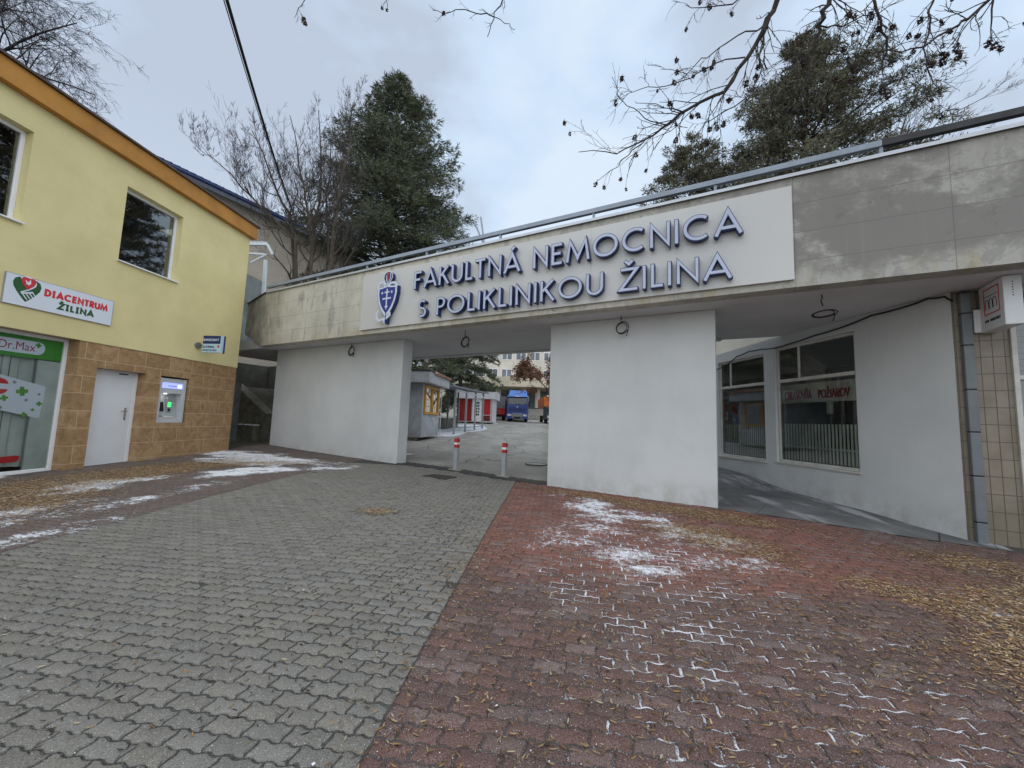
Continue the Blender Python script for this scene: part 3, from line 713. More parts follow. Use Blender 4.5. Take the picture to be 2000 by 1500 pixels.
# door
d = MB(); d.box(.10, .955, .205, .25, .235, 2.30); d = d.build('door', M['white_door'], yb, bevel=.004)
g = MB(); g.box(.002, .098, .19, .268, .16, 2.328); g.box(.957, 1.033, .19, .268, .16, 2.328); g.box(.098, .957, .19, .268, 2.302, 2.328); g.build('frame', M['white'], d, bevel=.004)
g = MB(); g.box(.825, .865, .192, .205, 1.22, 1.50); g.tube([(.845,.20,1.42),(.845,.15,1.42),(.72,.145,1.42)], .011, 8); g.tube([(.845,.19,1.27),(.845,.185,1.27)], .016, 8); g.build('handle', M['metal'], d, bevel=.002)
g = MB(); g.box(-.02, 1.06, -.05, .26, .05, .205); g.build('doorstep', M['old_concrete'], yb, bevel=.01)
g = MB(); g.box(.62, .80, .186, .205, 2.25, 2.275); g.build('door_closer', M['black'], d)
# shop window
f = MB(); f.box(-.43, -.368-.001, .24, .31, .20, 2.838); f.box(-9.5, -.43, .24, .31, 2.775, 2.838); f.box(-9.5, -.43, .24, .31, .20, .27); f.box(-2.6, -2.53, .24, .31, .27, 2.775)
f = f.build('shop_window', M['white'], yb, bevel=.006)
g = MB(); g.quad((-9.5,.275,.27),(-.43,.275,.27),(-.43,.275,2.775),(-9.5,.275,2.775)); g.build('pane', M['glass_clear'], f)
g = MB(); g.box(-9.6, -.36, -.035, .24, .10, .20); g.build('sill', M['offwhite'], f, bevel=.008)
g = MB(); g.box(-.78, -.42, .29, .33, .27, 2.36); g.build('curtain_edge', M['blind'], f)
g = MB()
for i in range(64):
    x = -.78-i*.127; z0 = .33+.01*(i % 3); a = .035*math.sin(i*1.7)
    g.add([(x-.066,.40+a,z0),(x-.03,.375+a,z0),(x+.03,.375+a*.4,z0),(x+.066,.40-a,z0),(x-.066,.40+a,2.5),(x-.03,.375+a,2.5),(x+.03,.375+a*.4,2.5),(x+.066,.40-a,2.5)], [(0,1,5,4),(1,2,6,5),(2,3,7,6)])
g.build('vertical_blinds', M['blind'], f)
g = MB(); g.box(-12, 6, 1.6, 1.62, .1, 2.84); g.build('room_interior', M['interior'], f)
g = MB(); g.box(-9.5, -.432, .281, .289, 2.375, 2.772); bn = g.build('banner', M['green'], f)
g = MB(); zc, hh = 2.575, .125
g.prism([(-.92,zc-hh)]+arc(-.82,zc,.11,hh,-90,90,10)+[(-.92,zc+hh)]+[(-2.0,zc+hh)]+arc(-2.0,zc,.11,hh,90,270,10)+[(-2.0,zc-hh)], .2775, .2805); g.build('name_field', M['sign_white'], bn)
fnt('lettering', 'Dr.Max', plain('sign_purple_red', (.36,.03,.10), .5, .03), bn, (-1.385,.2768,2.505), .215, .0006, bold=0.0, sx=.80)
g = MB(); g.box(-.835,-.80,.2762,.2772,2.585,2.680); g.box(-.865,-.77,.2765,.2774,2.615,2.65); g.build('plus_mark', M['green'], bn)
# advertising card and red strip on the glass
cd = MB(); q = [(-.645,1.255),(-.61,1.83),(-.64,1.865),(-2.3,2.27),(-2.3,1.66),(-.69,1.245)]
cd.prism(q, .281, .287); cd = cd.build('window_card', M['sign_white'], None); cd.matrix_world = Matrix.Translation(YF.w(0,0)) @ Matrix.Rotation(YF.rz, 4, 'Z')
tag(cd, 'white advertising card with green crosses and a red circle inside the shop window', 'poster')
def cross(x, z, r, a, name, m_):
    g = MB(); t_ = R(a); P = [(-1,-.38),(-.38,-.38),(-.38,-1),(.38,-1),(.38,-.38),(1,-.38),(1,.38),(.38,.38),(.38,1),(-.38,1),(-.38,.38),(-1,.38)]
    g.prism([(x+r*(p[0]*math.cos(t_)-p[1]*math.sin(t_)), z+r*(p[0]*math.sin(t_)+p[1]*math.cos(t_))) for p in P], .2785, .2808); g.build(name, m_, cd)
for x, z, r, a in ((-.955,1.74,.085,8),(-1.19,1.60,.055,15),(-.765,1.40,.03,0),(-.68,1.52,.045,5),(-.88,1.30,.05,10),(-1.6,1.9,.06,0)): cross(x, z, r, a, 'green_cross', M['green_l'])
for x, z, r in ((-1.08,1.90,.03),(-.70,1.70,.025),(-.88,1.58,.028),(-1.22,1.43,.028)): cross(x, z, r, 10, 'grey_cross', M['grey_plastic'])
g = MB(); g.prism(arc(-1.30,1.86,.14,.10,0,180,10), .279, .2808); g.prism(arc(-1.30,1.76,.14,.10,180,360,10), .279, .2808); g.build('red_emblem', M['red'], cd)
st = MB(); st.prism([(-.86,.455),(-.85,.53),(-.90,.55),(-3.5,.42),(-3.5,.30),(-.90,.435)], .281, .286)
st = st.build('sticker', M['red'], None); st.matrix_world = cd.matrix_world.copy(); tag(st, 'long red sticker strip low on the pharmacy shop window', 'sticker')

# sign board over the shop
sg = thing('sign_board', 'white board with a heart and hand emblem above the shop window', 'sign', YF.w(-.75,-.02), YF.rz)
g = MB(); g.box(-.875, .86, -.028, -.001, 3.257, 3.80); g.build('panel', M['sign_white'], sg, bevel=.003)
g = MB(); g.frame(-.879, .864, 3.253, 3.804, .008, -.030, 0); g.build('frame', M['grey_plastic'], sg)
g = MB(); text_mesh(g, 'DIACENTRUM', -.315, .745, 3.545, .125, .036, -.0315, -.028, .2, True); g.build('lettering', M['red'], sg)
g = MB(); text_mesh(g, '\u017dILINA', -.085, .51, 3.355, .118, .034, -.0315, -.028, .2, True); g.build('town_lettering', M['green_d'], sg)
HX, HZ = -.575, 3.575
heart = lambda k, dx=0, dz=0: [(HX+dx+k*p[0], HZ+dz+k*p[1]) for p in [(0,-.235),(-.06,-.17),(-.13,-.08),(-.185,.01),(-.20,.09),(-.175,.16),(-.12,.195),(-.06,.185),(0,.165),(.06,.185),(.12,.195),(.175,.16),(.20,.09),(.185,.01),(.13,-.08),(.06,-.17)]]
g = MB(); g.prism(heart(1.0), -.030, -.028); g.build('emblem_field', M['green_d'], sg)
g = MB(); g.ribbon(arc(HX+.0,HZ+.125,.115,.10,150,-40,12)+[(HX+.02,HZ-.005),(HX-.07,HZ-.07),(HX-.055,HZ-.10)], .022, -.0312, -.0302); 
for i in range(4): g.ribbon([(HX-.06+.045*i,HZ-.085+.02*i),(HX+.02+.036*i,HZ-.19+.032*i)], .016, -.0312-.0002*i, -.0302)
g.ribbon([(HX-.06,HZ-.09),(HX+.09,HZ-.03)], .026, -.0310, -.0302)
g.build('emblem_hand', M['sign_white'], sg)
g = MB(); g.prism([(HX+.01+.52*(p[0]-HX), HZ+.115+.52*(p[1]-HZ)) for p in heart(1.0)], -.0330, -.0302); g.build('emblem_heart', M['red'], sg)
g = MB(); g.prism([(HX-.04,HZ+.17),(HX+.0,HZ+.13),(HX+.03,HZ+.19),(HX+.045,HZ+.12),(HX+.02,HZ+.08),(HX-.02,HZ+.09)], -.0340, -.0331); g.build('emblem_bird', M['sign_white'], sg)

# projecting bank sign on a round bracket
bs = thing('bank_sign', 'small blue and white cash machine sign on a round wall bracket', 'sign', YF.w(2.30,-.02), YF.rz)
g = MB(); g.tube([(0,0,3.255),(0,-.05,3.255)], .085, 18); g.tube([(0,-.05,3.255),(0,-.42,3.30)], .016, 8); g.build('bracket', M['zinc'], bs, smooth=False)
bs2 = MB(); bs2.box(-.05, .05, -.71, -.20, 3.06, 3.52)
pn = bs2.build('panel', M['pale_blue'], bs, bevel=.006)
g = MB(); g.box(-.0535, -.0505, -.705, -.205, 3.30, 3.518); g.build('header', M['navy'], pn)
g = MB(); g.box(.052, .085, -.735, -.711, 3.05, 3.53); g.build('edge', M['navy'], pn)
rotm = (R(90), 0, R(-90))
fnt('lettering', 'BANKOMAT', M['sign_white'], pn, (-.0545,-.215,3.375), .092, .0006, bold=.002, sx=.88, rot=rotm)
fnt('bank_lettering', 'SLOVENSK\u00c1', M['navy'], pn, (-.0515,-.215,3.19), .075, .0006, bold=.003, sx=.80, rot=rotm)
fnt('second_lettering', 'SPORITE\u013dN\u0147A', M['navy'], pn, (-.0515,-.215,3.10), .066, .0006, bold=.002, sx=.95, rot=rotm)
g = MB(); g.box(-.053, -.0508, -.69, -.63, 3.20, 3.26); g.build('red_mark', M['red'], pn)

# cash machine in its niche
am = thing('cash_machine', 'grey cash machine with lit blue header set into the brown tiled wall', 'cash machine', YF.w(1.81,0), YF.rz)
x0, x1, z0, z1 = -.394, .389, 1.159, 2.324
g = MB(); g.box(x0, x0+.085, .03, .26, z0, z1-.04); g.box(x1-.12, x1-.035, .03, .26, z0, z1-.04); g.box(x0+.085, x1-.12, .05, .26, 1.90, z1-.04); g.box(x0+.085, x1-.12, .04, .26, z0, 1.275); g.build('surround', M['silver'], am, bevel=.008)
g = MB(); g.box(x0-.01, x1+.008, .27, .28, z0-.02, z1+.01); g.build('recess', M['black'], am)
g = MB(); g.hexa([(x0+.085,.12,1.275),(x1-.12,.12,1.275),(x1-.12,.26,1.275),(x0+.085,.26,1.275)], [(x0+.085,.235,1.90),(x1-.12,.235,1.90),(x1-.12,.26,1.90),(x0+.085,.26,1.90)]); g.build('front_panel', plain('machine_panel', (.36,.40,.40), .4, .05), am)
g = MB(); g.box(x0+.095, x1-.13, .042, .052, 2.03, 2.17); hd = g.build('header_screen', emit('lit_blue_header', (.30,.36,.95), .85), am)
g = MB(); g.box(x0+.25, x1-.30, .040, .0425, 2.085, 2.10); g.build('header_lettering', M['navy'], hd); g = MB(); g.box(x1-.27, x1-.15, .040, .0425, 2.05, 2.14); g.build('header_mark', emit('lit_pale_header', (.62,.66,1.0), .9), hd)
g = MB(); g.hexa([(x0+.10,.135,1.45),(x0+.30,.135,1.45),(x0+.30,.15,1.45),(x0+.10,.15,1.45)], [(x0+.10,.175,1.68),(x0+.30,.175,1.68),(x0+.30,.19,1.68),(x0+.10,.19,1.68)]); g.build('screen', M['black'], am, bevel=.004)
g = MB(); g.box(x0+.36, x0+.50, .135, .20, 1.42, 1.80); cp = g.build('card_reader', M['grey_plastic'], am, bevel=.006)
g = MB(); g.box(x0+.385, x0+.475, .129, .1345, 1.56, 1.68)
g.build('card_slot_light', emit('lit_green_slot', (.05,.75,.15), 1.2), cp)
g = MB(); g.box(x0+.40, x0+.46, .128, .1345, 1.45, 1.52); g.build('slot', M['black'], cp)
g = MB(); g.hexa([(x0+.10,.05,1.285),(x0+.52,.05,1.285),(x0+.52,.13,1.30),(x0+.10,.13,1.30)], [(x0+.10,.05,1.30),(x0+.52,.05,1.30),(x0+.52,.13,1.33),(x0+.10,.13,1.33)]); kp = g.build('keypad_shelf', M['offwhite'], am, bevel=.003)
g = MB()
for i in range(3):
    for j in range(4): g.box(x0+.13+.035*i, x0+.155+.035*i, .058+.018*j, .070+.018*j, 1.305+.006*j, 1.322+.006*j)
g.build('keys', M['metal'], kp)
g = MB(); g.tube([(x0+.25,.10,1.885),(x0+.25,.10,1.905)], .035, 12); g.build('lamp', emit('small_white_lamp', (1,.95,.85), 3.0), am)
ll = bpy.data.lights.new('machine_lamp', 'POINT'); ll.energy = .35; ll.shadow_soft_size = .03; lo = bpy.data.objects.new('machine_lamp', ll); COL.objects.link(lo); lo.parent = am; lo.location = (x0+.25,.10,1.86)
# ------------------------------------------------------------------ concrete bridge over the drive
br = thing('footbridge', 'stained concrete bridge on pale grey pillars spanning the driveway', 'bridge', GF.w(0,0), GF.rz)
ZB, ZT = 3.60, 5.31
mb = MB()
mb.box(-9.55, 14, -.80, -.52, ZB, ZT)
mb.hexa([(-11.6,-.30,ZB+.62),(-9.55,-.80,ZB),(-9.55,-.52,ZB),(-11.6,0,ZB+.62)], [(-11.6,-.30,ZT),(-9.55,-.80,ZT),(-9.55,-.52,ZT),(-11.6,0,ZT)])
mb.build('parapet', M['concrete'], br)
mb = MB(); mb.box(-13, 14, -.519, 2.80, ZB+.003, ZB+.30); mb.box(-10.0, 3.2, 2.60, 2.80, ZB-.03, ZB+.002); mb.build('deck', M['soffit'], br)
mb = MB(); mb.box(-13, 14, 2.55, 2.80, ZB+.302, ZT); mb.build('rear_parapet', M['old_concrete'], br)
for a, b, za in ((0, 3.15, 0.0), (-10.04, -4.28, 0.0)):
    g = MB(); g.box(a, b, 0, .36, za, ZB+.002); g.build('pillar', M['plaster'], br, bevel=.012)
g = MB()
g.box(-9.56, 14, -.84, -.48, ZT+.001, ZT+.022); g.hexa([(-11.6,-.34,ZT+.001),(-9.56,-.84,ZT+.001),(-9.56,-.48,ZT+.001),(-11.6,.04,ZT+.001)], [(-11.6,-.34,ZT+.022),(-9.56,-.84,ZT+.022),(-9.56,-.48,ZT+.022),(-11.6,.04,ZT+.022)])
g.build('coping', M['dark_steel'], br)
g = MB(); g.box(-9.5, 14, -.848, -.842, ZT-.022, ZT+.03); g.build('drip_strip', plain('galvanised_strip', (.55,.58,.62), .35, .05, metal=.3), br)
# handrail along the parapet
rl = thing('handrail', 'long blue-grey steel rail on short posts along the bridge top', 'railing', GF.w(0,-.66,ZT+.022), GF.rz)
g = MB(); g.box(-9.6, 5.26, -.13, -.05, .145, .235); g.build('rail', M['steel'], rl, bevel=.006)
g = MB(); g.box(5.262, 12, -.13, -.05, .142, .238); tag(g.build('rail', M['dark_steel'], rl, bevel=.006), 'dark unpainted end length of the rail')
for x in np.arange(-9.1, 11, 2.05):
    g = MB(); g.box(x-.02, x+.02, -.11, -.07, 0, .144); g.box(x-.05, x+.05, -.13, -.05, 0, .008); g.build('post', M['steel'], rl)
g = MB(); g.beam((-9.6,.05,.06), (3.0,.05,.06), .03, .05); g.build('lower_rail', M['dark_steel'], rl)
def stake(px, py, qx, qy, D, lab, w=.045):
    p = at(px, py, D); q = at(qx, qy, D+.1); g = MB(); g.tube([(0,0,0), tuple(q-p)], w/2, 7)
    o = g.build('stake', M['steel'], None); o.location = p; tag(o, lab, 'stake', 'stakes leaning on the bridge top')
stake(945, 478, 926, 432, 9.3, 'left one of two bare stakes leaning apart above the bridge rail')
stake(946, 476, 939, 424, 9.25, 'right more upright one of two bare stakes above the bridge rail')
stake(745, 515, 722, 504, 11.2, 'short rod lying over the bridge rail above the crest', .035)

# hospital name board
hs = thing('name_board', 'long pale metal board with blue channel letters and crest on the bridge', 'sign', GF.w(0,-.80), GF.rz)
g = MB()
for a, b in ((-5.0,-1.931),(-1.929,1.139),(1.141,4.21)): g.box(a, b, -.05, -.004, 3.705, 5.145)
g.build('panel', M['sign_panel'], hs, bevel=.002)
def letters(text, x0, x1, z0, hgt, w):
    L_, W = lay(text, .145); k = (x1-x0)/W; i = 0
    for ch, x, g_ in L_:
        if ch == ' ': continue
        mb = MB()
        for j, st in enumerate(g_):
            P = [(x0+(x+p[0])*k, z0+p[1]*hgt) for p in st]; cl = ch == 'O'
            mb.ribbon(P, w, -.175-.0006*j, -.075, closed=cl, mat=0); 
            Q = P
            if not cl:                       # pull the face in from the stroke ends
                a, b = Vector(P[0]), Vector(P[1]); e_ = (b-a).normalized()*.011; c1 = tuple(a+e_); a, b = Vector(P[-1]), Vector(P[-2]); e_ = (b-a).normalized()*.011; Q = [c1]+P[1:-1]+[tuple(a+e_)]
            mb.ribbon(Q, w-.020, -.1785-.0006*j, -.1745-.0006*j, closed=cl, mat=1)
            xm = sum(p[0] for p in P)/len(P); zm = sum(p[1] for p in P)/len(P)
        a = g_[0]; p = a[0]; mb.tube([(x0+(x+p[0])*k, -.08, z0+p[1]*hgt), (x0+(x+p[0])*k, -.04, z0+p[1]*hgt)], .008, 6)
        mb.build('letter', [M['letter_blue'], M['letter_face']], hs)
letters('FAKULTN\u00c1 NEMOCNICA', -3.10, 3.56, 4.49, .43, .070)
letters('S POLIKLINIKOU \u017dILINA', -2.93, 3.41, 3.80, .42, .066)
# crest
cr = MB(); CX = -3.97
sh = lambda k, dz=0: [(CX+k*p[0], 4.42+dz+k*p[1]) for p in [(-.33,.27),(-.15,.285),(.0,.31),(.15,.285),(.33,.27),(.335,.10),(.29,-.10),(.20,-.29),(.10,-.42),(0,-.52),(-.10,-.42),(-.20,-.29),(-.29,-.10),(-.335,.10)]]
cr.prism(sh(1.0), -.165, -.06)
drop = [(CX+p[0], 4.91+p[1]) for p in [(0,-.20),(-.09,-.10),(-.145,.0),(-.135,.09),(-.07,.15),(0,.165),(.07,.15),(.135,.09),(.145,.0),(.09,-.10)]]
cr.prism(drop, -.164, -.06); cr.box(CX-.035, CX+.035, -.163, -.06, 3.77, 4.80)
cro = cr.build('crest', M['letter_blue'], hs)
f = MB(); f.prism(sh(.97), -.1675, -.1655); 
f.ribbon(arc(CX-.20,4.72,.11,.10,-30,200,12), .06, -.169, -.15); f.ribbon(arc(CX+.17,4.70,.12,.07,200,0,10)+[(CX+.32,4.66)], .06, -.1685, -.15)
f.ribbon([(CX-.26,4.10)]+arc(CX-.20,3.98,.12,.12,130,290,10)+[(CX+.02,3.90),(CX+.12,3.96),(CX+.11,4.04),(CX+.02,4.05)], .055, -.1695, -.15)
f.ribbon([(CX+.08,3.92),(CX-.06,3.84),(CX-.02,3.77)], .04, -.169, -.15)
f.ribbon([drop[i] for i in range(10)], .022, -.1672, -.1645, closed=True)
f.build('white_outline', M['crest_white'], cro)
f = MB(); f.prism(sh(.80, .01), -.1705, -.1680); f.box(CX-.010, CX+.012, -.1735, -.1700, 3.775, 4.03); f.build('shield_field', M['crest_blue'], cro)
f = MB(); ZC = 4.43
f.box(CX-.020, CX+.020, -.1735, -.1710, ZC-.28, ZC+.20); f.box(CX-.14, CX+.14, -.1730, -.1711, ZC-.06, ZC-.02); f.box(CX-.08, CX+.08, -.1732, -.1711, ZC+.10, ZC+.135)
f.prism([(CX-.06,ZC-.25),(CX,ZC-.19),(CX+.06,ZC-.25),(CX+.02,ZC-.27),(CX,ZC-.33),(CX-.02,ZC-.27)], -.1728, -.1711)
def star(x, z, r): return [(x+(r if i % 2 == 0 else r*.45)*math.cos(R(90+30*i)), z+(r if i % 2 == 0 else r*.45)*math.sin(R(90+30*i))) for i in range(12)]
f.prism(star(CX-.16, ZC+.11, .045), -.1728, -.1711); f.prism(star(CX+.16, ZC+.11, .045), -.1728, -.1711)
f.ribbon([(CX-.07,4.98),(CX-.045,4.86),(CX,4.75),(CX+.06,4.86),(CX+.085,4.96),(CX+.06,5.03)], .020, -.1670, -.1642)
f.build('white_cross', M['crest_white'], cro)
f = MB(); f.prism([(CX-.045,5.02),(CX-.03,4.86),(CX,4.79),(CX+.02,4.86),(CX+.0,4.93),(CX+.02,5.02),(CX-.01,5.04)], -.1665, -.1642); f.build('red_flame', M['crest_red'], cro)

# hanging wires under the bridge
def coil(x, y, drop_, r, tilt, seed, lab):
    t = thing('wire_coil', lab, 'wire', GF.w(x, y, ZB), GF.rz, 'wire ends hanging from the bridge soffit'); rg = random.Random(seed); g = MB()
    P = [(0,0,.01),(.01,0,-.06),(-.008,.01,-drop_*.5),(.012,0,-drop_)]
    g.tube(P, .009, 6); g.build('lead', M['cable'], t)
    g = MB(); Q = []
    for i in range(52):
        a = 2*math.pi*i/19; rr = r*(1+.12*math.sin(a*.37+seed))
        Q.append((rr*math.cos(a+1.57)+.01+.004*i/8, rr*.35*math.sin(a*1.0+.8)*tilt+.006*math.sin(i), -drop_-r*.95+rr*math.sin(a+1.57)*(1.0 if tilt < 1.5 else .5)))
    Q.append((Q[-1][0]-.03, Q[-1][1], Q[-1][2]-.12)); g.tube(Q, .0085, 6); g.build('loop', M['cable'], t)
    g = MB(); g.tube([(0,0,.012),(0,0,-.006)], .035, 10); g.build('ceiling_rose', M['soffit'], t)
coil(-6.29, -.05, .10, .13, .6, 1, 'coil of black wire hanging before the left pillar')
coil(-2.09, -.25, .16, .125, 1.0, 2, 'coil of black wire hanging over the driveway opening')
coil(1.53, -.13, .12, .115, .7, 3, 'narrow coil of black wire hanging before the right pillar')
coil(4.61, -.27, .18, .13, 2.2, 4, 'flat loop of black wire hanging over the shop passage')

# bollards at the gate
def bollard(px, py, ph, lab):
    for D in np.arange(6, 14, .02):
        p = at(px, py, D)
        if p.z <= gzf(p): break
    t = thing('bollard', lab, 'bollard', (p.x, p.y, gzf(p)), GF.rz, 'bollards closing the driveway'); s = .048; h = ph
    g = MB(); g.box(-s, s, -s, s, 0, h*.70); g.build('post', plain('bollard_paint', (.36,.38,.40), .5, .08, 6, .1, dirt=.3), t, bevel=.006)
    g = MB(); g.box(-s-.002, s+.002, -s-.002, s+.002, h*.70, h*.80); g.box(-s-.002, s+.002, -s-.002, s+.002, h*.87, h); g.build('red_band', plain('bollard_red', (.42,.04,.04), .5, .1, 5, .05), t, bevel=.004)
    g = MB(); g.box(-s-.001, s+.001, -s-.001, s+.001, h*.80, h*.87); g.build('white_band', M['white'], t)
    g = MB(); g.box(-s-.12, s+.12, -.09, .09, -.06, .012); g.build('base', M['old_concrete'], t, bevel=.004)
bollard(890, 917, .76, 'left bollard by the gate with red and white bands')
bollard(984, 930, .76, 'right bollard by the gate with red and white bands')

# stairs between the yellow house and the left pillar
sc = thing('staircase', 'dark concrete stairs with a sloping parapet behind the yellow house corner', 'stairs', GF.w(-10.1,.5), GF.rz)
g = MB(); X0, X1, X2 = -.62, -1.15, -4.6
g.hexa([(X2,.0,-.2),(X1,.0,-.2),(X1,.26,-.2),(X2,.26,-.2)], [(X2,.0,3.05),(X1,.0,1.46),(X1,.26,1.46),(X2,.26,3.05)]); g.box(X1, X0, 0, .26, -.2, 1.46)
pw = g.build('side_wall', M['mossy'], sc, bevel=.01)
g = MB(); g.hexa([(X2,-.03,3.051),(X1,-.03,1.461),(X1,.29,1.461),(X2,.29,3.051)], [(X2,-.03,3.11),(X1,-.03,1.52),(X1,.29,1.52),(X2,.29,3.11)]); g.box(X1+.001, X0+.02, -.03, .29, 1.461, 1.515); g.build('cap_stone', M['old_concrete'], sc, bevel=.006)
g = MB(); g.box(-2.6, -1.5, -.22, -.001, 0.0, 1.02); g.build('planter', M['mossy'], sc, bevel=.01)
g = MB()
for i in range(13): g.box(-.3-.30*i-.30, -.3-.30*i, .262, 2.0, .30, .55+.165*i)
g.build('steps', M['old_concrete'], sc)
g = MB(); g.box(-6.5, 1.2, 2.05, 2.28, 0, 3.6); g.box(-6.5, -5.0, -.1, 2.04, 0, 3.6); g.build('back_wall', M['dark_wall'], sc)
g = MB()
rg = random.Random(3)
V = []
for i in range(15):
    x = -2.6+1.1*i/14; 
    g.tube([(x-.05,-.18+rg.uniform(0,.12),1.03),(x+.05,-.18+rg.uniform(0,.12),1.03+rg.uniform(.0,.02))], rg.uniform(.015,.032), 6)
o = g.build('snow_heap', plain('old_snow', (.74,.77,.82), .9, .08, 6, .4, 40), sc)
tp = MB(); A = [GF.w(-10.7,.34,1.56), GF.w(-10.35,.36,1.60), GF.w(-10.06,.38,1.66)]
for i, (a, b) in enumerate(zip(A[:-1], A[1:])):
    for k in range(4):
        p = a.lerp(b, k/4); q_ = a.lerp(b, (k+1)/4); tp.hexa([p, q_, q_+Vector((.002,.004,0)), p+Vector((.002,.004,0))], [p+Vector((0,0,.06)), q_+Vector((0,0,.06)), q_+Vector((.002,.004,.06)), p+Vector((.002,.004,.06))], (i+k) % 2)
tag(tp.build('barrier_tape', [M['red'], M['white']]), 'red and white barrier tape across the stair foot', 'tape')

# ------------------------------------------------------------------ shop under the bridge, right side
sp = thing('shop_building', 'pale plastered shop with two large windows in the right passage', 'building', SF.w(0,0), SF.rz)
A1 = (-3.28,-1.44,.82,3.36); A2 = (-5.25,-3.60,.78,3.30)
mb = MB(); mb.wall(-9.0, 0, -.2, 3.42, [A1, A2], 0, .13)
mb.quad((-3.3,0,3.42),(0,0,3.42),(0,0,3.603),(-3.3,0,3.603)); mb.quad((-9,0,3.42),(-3.3,0,3.42),(-3.3,0,3.603),(-9,0,3.425))
mb.quad((0,0,-.2),(0,.06,-.2),(0,.06,3.603),(0,0,3.603))
mb.build('wall', M['plaster'], sp)
mb = MB(); mb.box(-14, -3.4, .55, .8, 3.2, 5.6); mb.build('upper_wall', plain('cream_upper_wall', (.66,.62,.53), .85, .06), sp)
mb = MB(); mb.box(-13, -.05, .14, 6, 3.30, 3.58); mb.build('ceiling_slab', M['soffit'], sp)
for i, (a, b, c_, d) in enumerate((A1, A2)):
    f = MB(); tr = 2.60
    f.frame(a+.001, b-.001, c_+.001, d-.001, .055, .05, .11); f.box(a+.055, b-.055, .05, .11, tr-.035, tr+.035)
    xm = a+.58 if i == 0 else a+.42
    f.box(xm-.022, xm+.022, .055, .105, tr+.035, d-.056)
    w = f.build('window', M['offwhite'], sp, bevel=.006)
    g = MB(); g.quad((a+.05,.08,c_+.05),(b-.05,.08,c_+.05),(b-.05,.08,d-.05),(a+.05,.08,d-.05)); g.build('pane', M['glass'], w)
    g = MB(); n_ = 23
    for k in range(n_):
        x = a+.06+(b-a-.12)*k/n_; x2 = x+(b-a-.12)/n_*.60
        g.hexa([(x,.16,c_+.07),(x2,.158,c_+.07),(x2,.162,c_+.07),(x,.164,c_+.07)], [(x,.16,c_+.84),(x2,.158,c_+.84),(x2,.162,c_+.84),(x,.164,c_+.84)])
    g.build('half_curtain', M['curtain'], w)
    g = MB(); g.box(a+.06, b-.06, .185, .20, c_+.33, c_+.37); g.build('curtain_rod', M['white'], w)
    g = MB(); g.box(a-.03, b+.03, -.035, .05, c_-.035, c_+.0005); g.build('sill', M['offwhite'], w, bevel=.004)
    if i == 0:
        g = MB(); g.box(a+.07, b-.07, .105, .112, 2.10, 2.50); bn = g.build('banner', M['offwhite'], w)
        g = MB(); text_mesh(g, 'OHLASOV\u0147A', -3.12, -2.46, 2.18, .17, .034, .1005, .1045, .14); text_mesh(g, 'PO\u017dIAROV', -2.30, -1.66, 2.18, .17, .034, .1005, .1045, .14)
        g.build('lettering', plain('faded_red_lettering', (.28,.02,.025), .6, .2, 8), bn)
def paper(x0, x1, z0, z1, m_, lab, extra=None):
    t = thing('notice', lab, 'notice', SF.w(x0,.088,z0), SF.rz, 'notices stuck in the shop windows')
    g = MB(); g.box(0, x1-x0, 0, .003, 0, z1-z0); g.build('sheet', m_, t)
    for (a, b, c_, d, mm) in (extra or ()):
        g = MB(); g.box(a, b, -.0035, -.0005, c_, d); g.build('print_block', mm, t)
paper(-5.10, -5.00, 1.74, 2.18, M['sign_white'], 'narrow red topped notice on the far shop window pane', [(.01,.09,.22,.43,M['red']),(.02,.05,.06,.15,M['red'])])
paper(-4.82, -4.66, 1.62, 2.16, plain('blue_paper', (.30,.42,.72), .6, .05), 'red and blue notice in the middle of the far shop window', [(0,.16,.28,.54,plain('pink_red_paper', (.55,.06,.12), .6, .1)),(.03,.12,.36,.42,M['white']),(.03,.12,.10,.16,M['white'])])
paper(-4.52, -4.26, 1.50, 1.86, plain('faded_paper', (.36,.40,.38), .7, .05), 'faded grey green paper on the far shop window')
paper(-2.12, -1.98, 1.86, 2.12, plain('pale_paper', (.38,.44,.40), .7, .05), 'small pale paper under the red lettered banner')
g = MB(); g.box(-13, -.06, 3.2, 3.25, -.1, 3.29); g.box(-13.05, -13, .14, 3.2, -.1, 3.29); g.box(-.06, -.055, .14, 3.2, -.1, 3.29); g.box(-13, -.06, .14, 3.2, -.12, -.1)
for x in (-1.9, -2.5, -4.1, -4.7): g.box(x-.02, x+.02, .9, .94, -.1, 2.4)
g.build('room_interior', M['interior'], sp)
# cable along the wall head
g = MB(); P = [(-9,-.03,3.10),(-5.25,-.03,3.13),(-4.9,-.03,3.18),(-4.45,-.035,3.36),(-4.0,-.04,3.42),(-3.6,-.04,3.40),(-3.25,-.04,3.36),(-2.8,-.03,3.38),(-2.2,-.04,3.43),(-1.6,-.03,3.47),(-1.1,-.03,3.55),(-.6,-.035,3.55),(-.25,-.03,3.59),(-.03,-.05,3.55),(.05,-.03,3.46)]
Pw = []
for i in range(len(P)-1):
    for k in range(4): Pw.append(tuple(Vector(P[i]).lerp(Vector(P[i+1]), k/4)+Vector((0,0,-.008*math.sin(k*.8)))))
g.tube(Pw+[P[-1]], .014, 6); cb = g.build('wall_cable', M['cable'], None, xf=Matrix.Translation(SF.w(0,0)) @ Matrix.Rotation(SF.rz, 4, 'Z'))
tag(cb, 'black cable sagging along the head of the shop wall', 'cable')

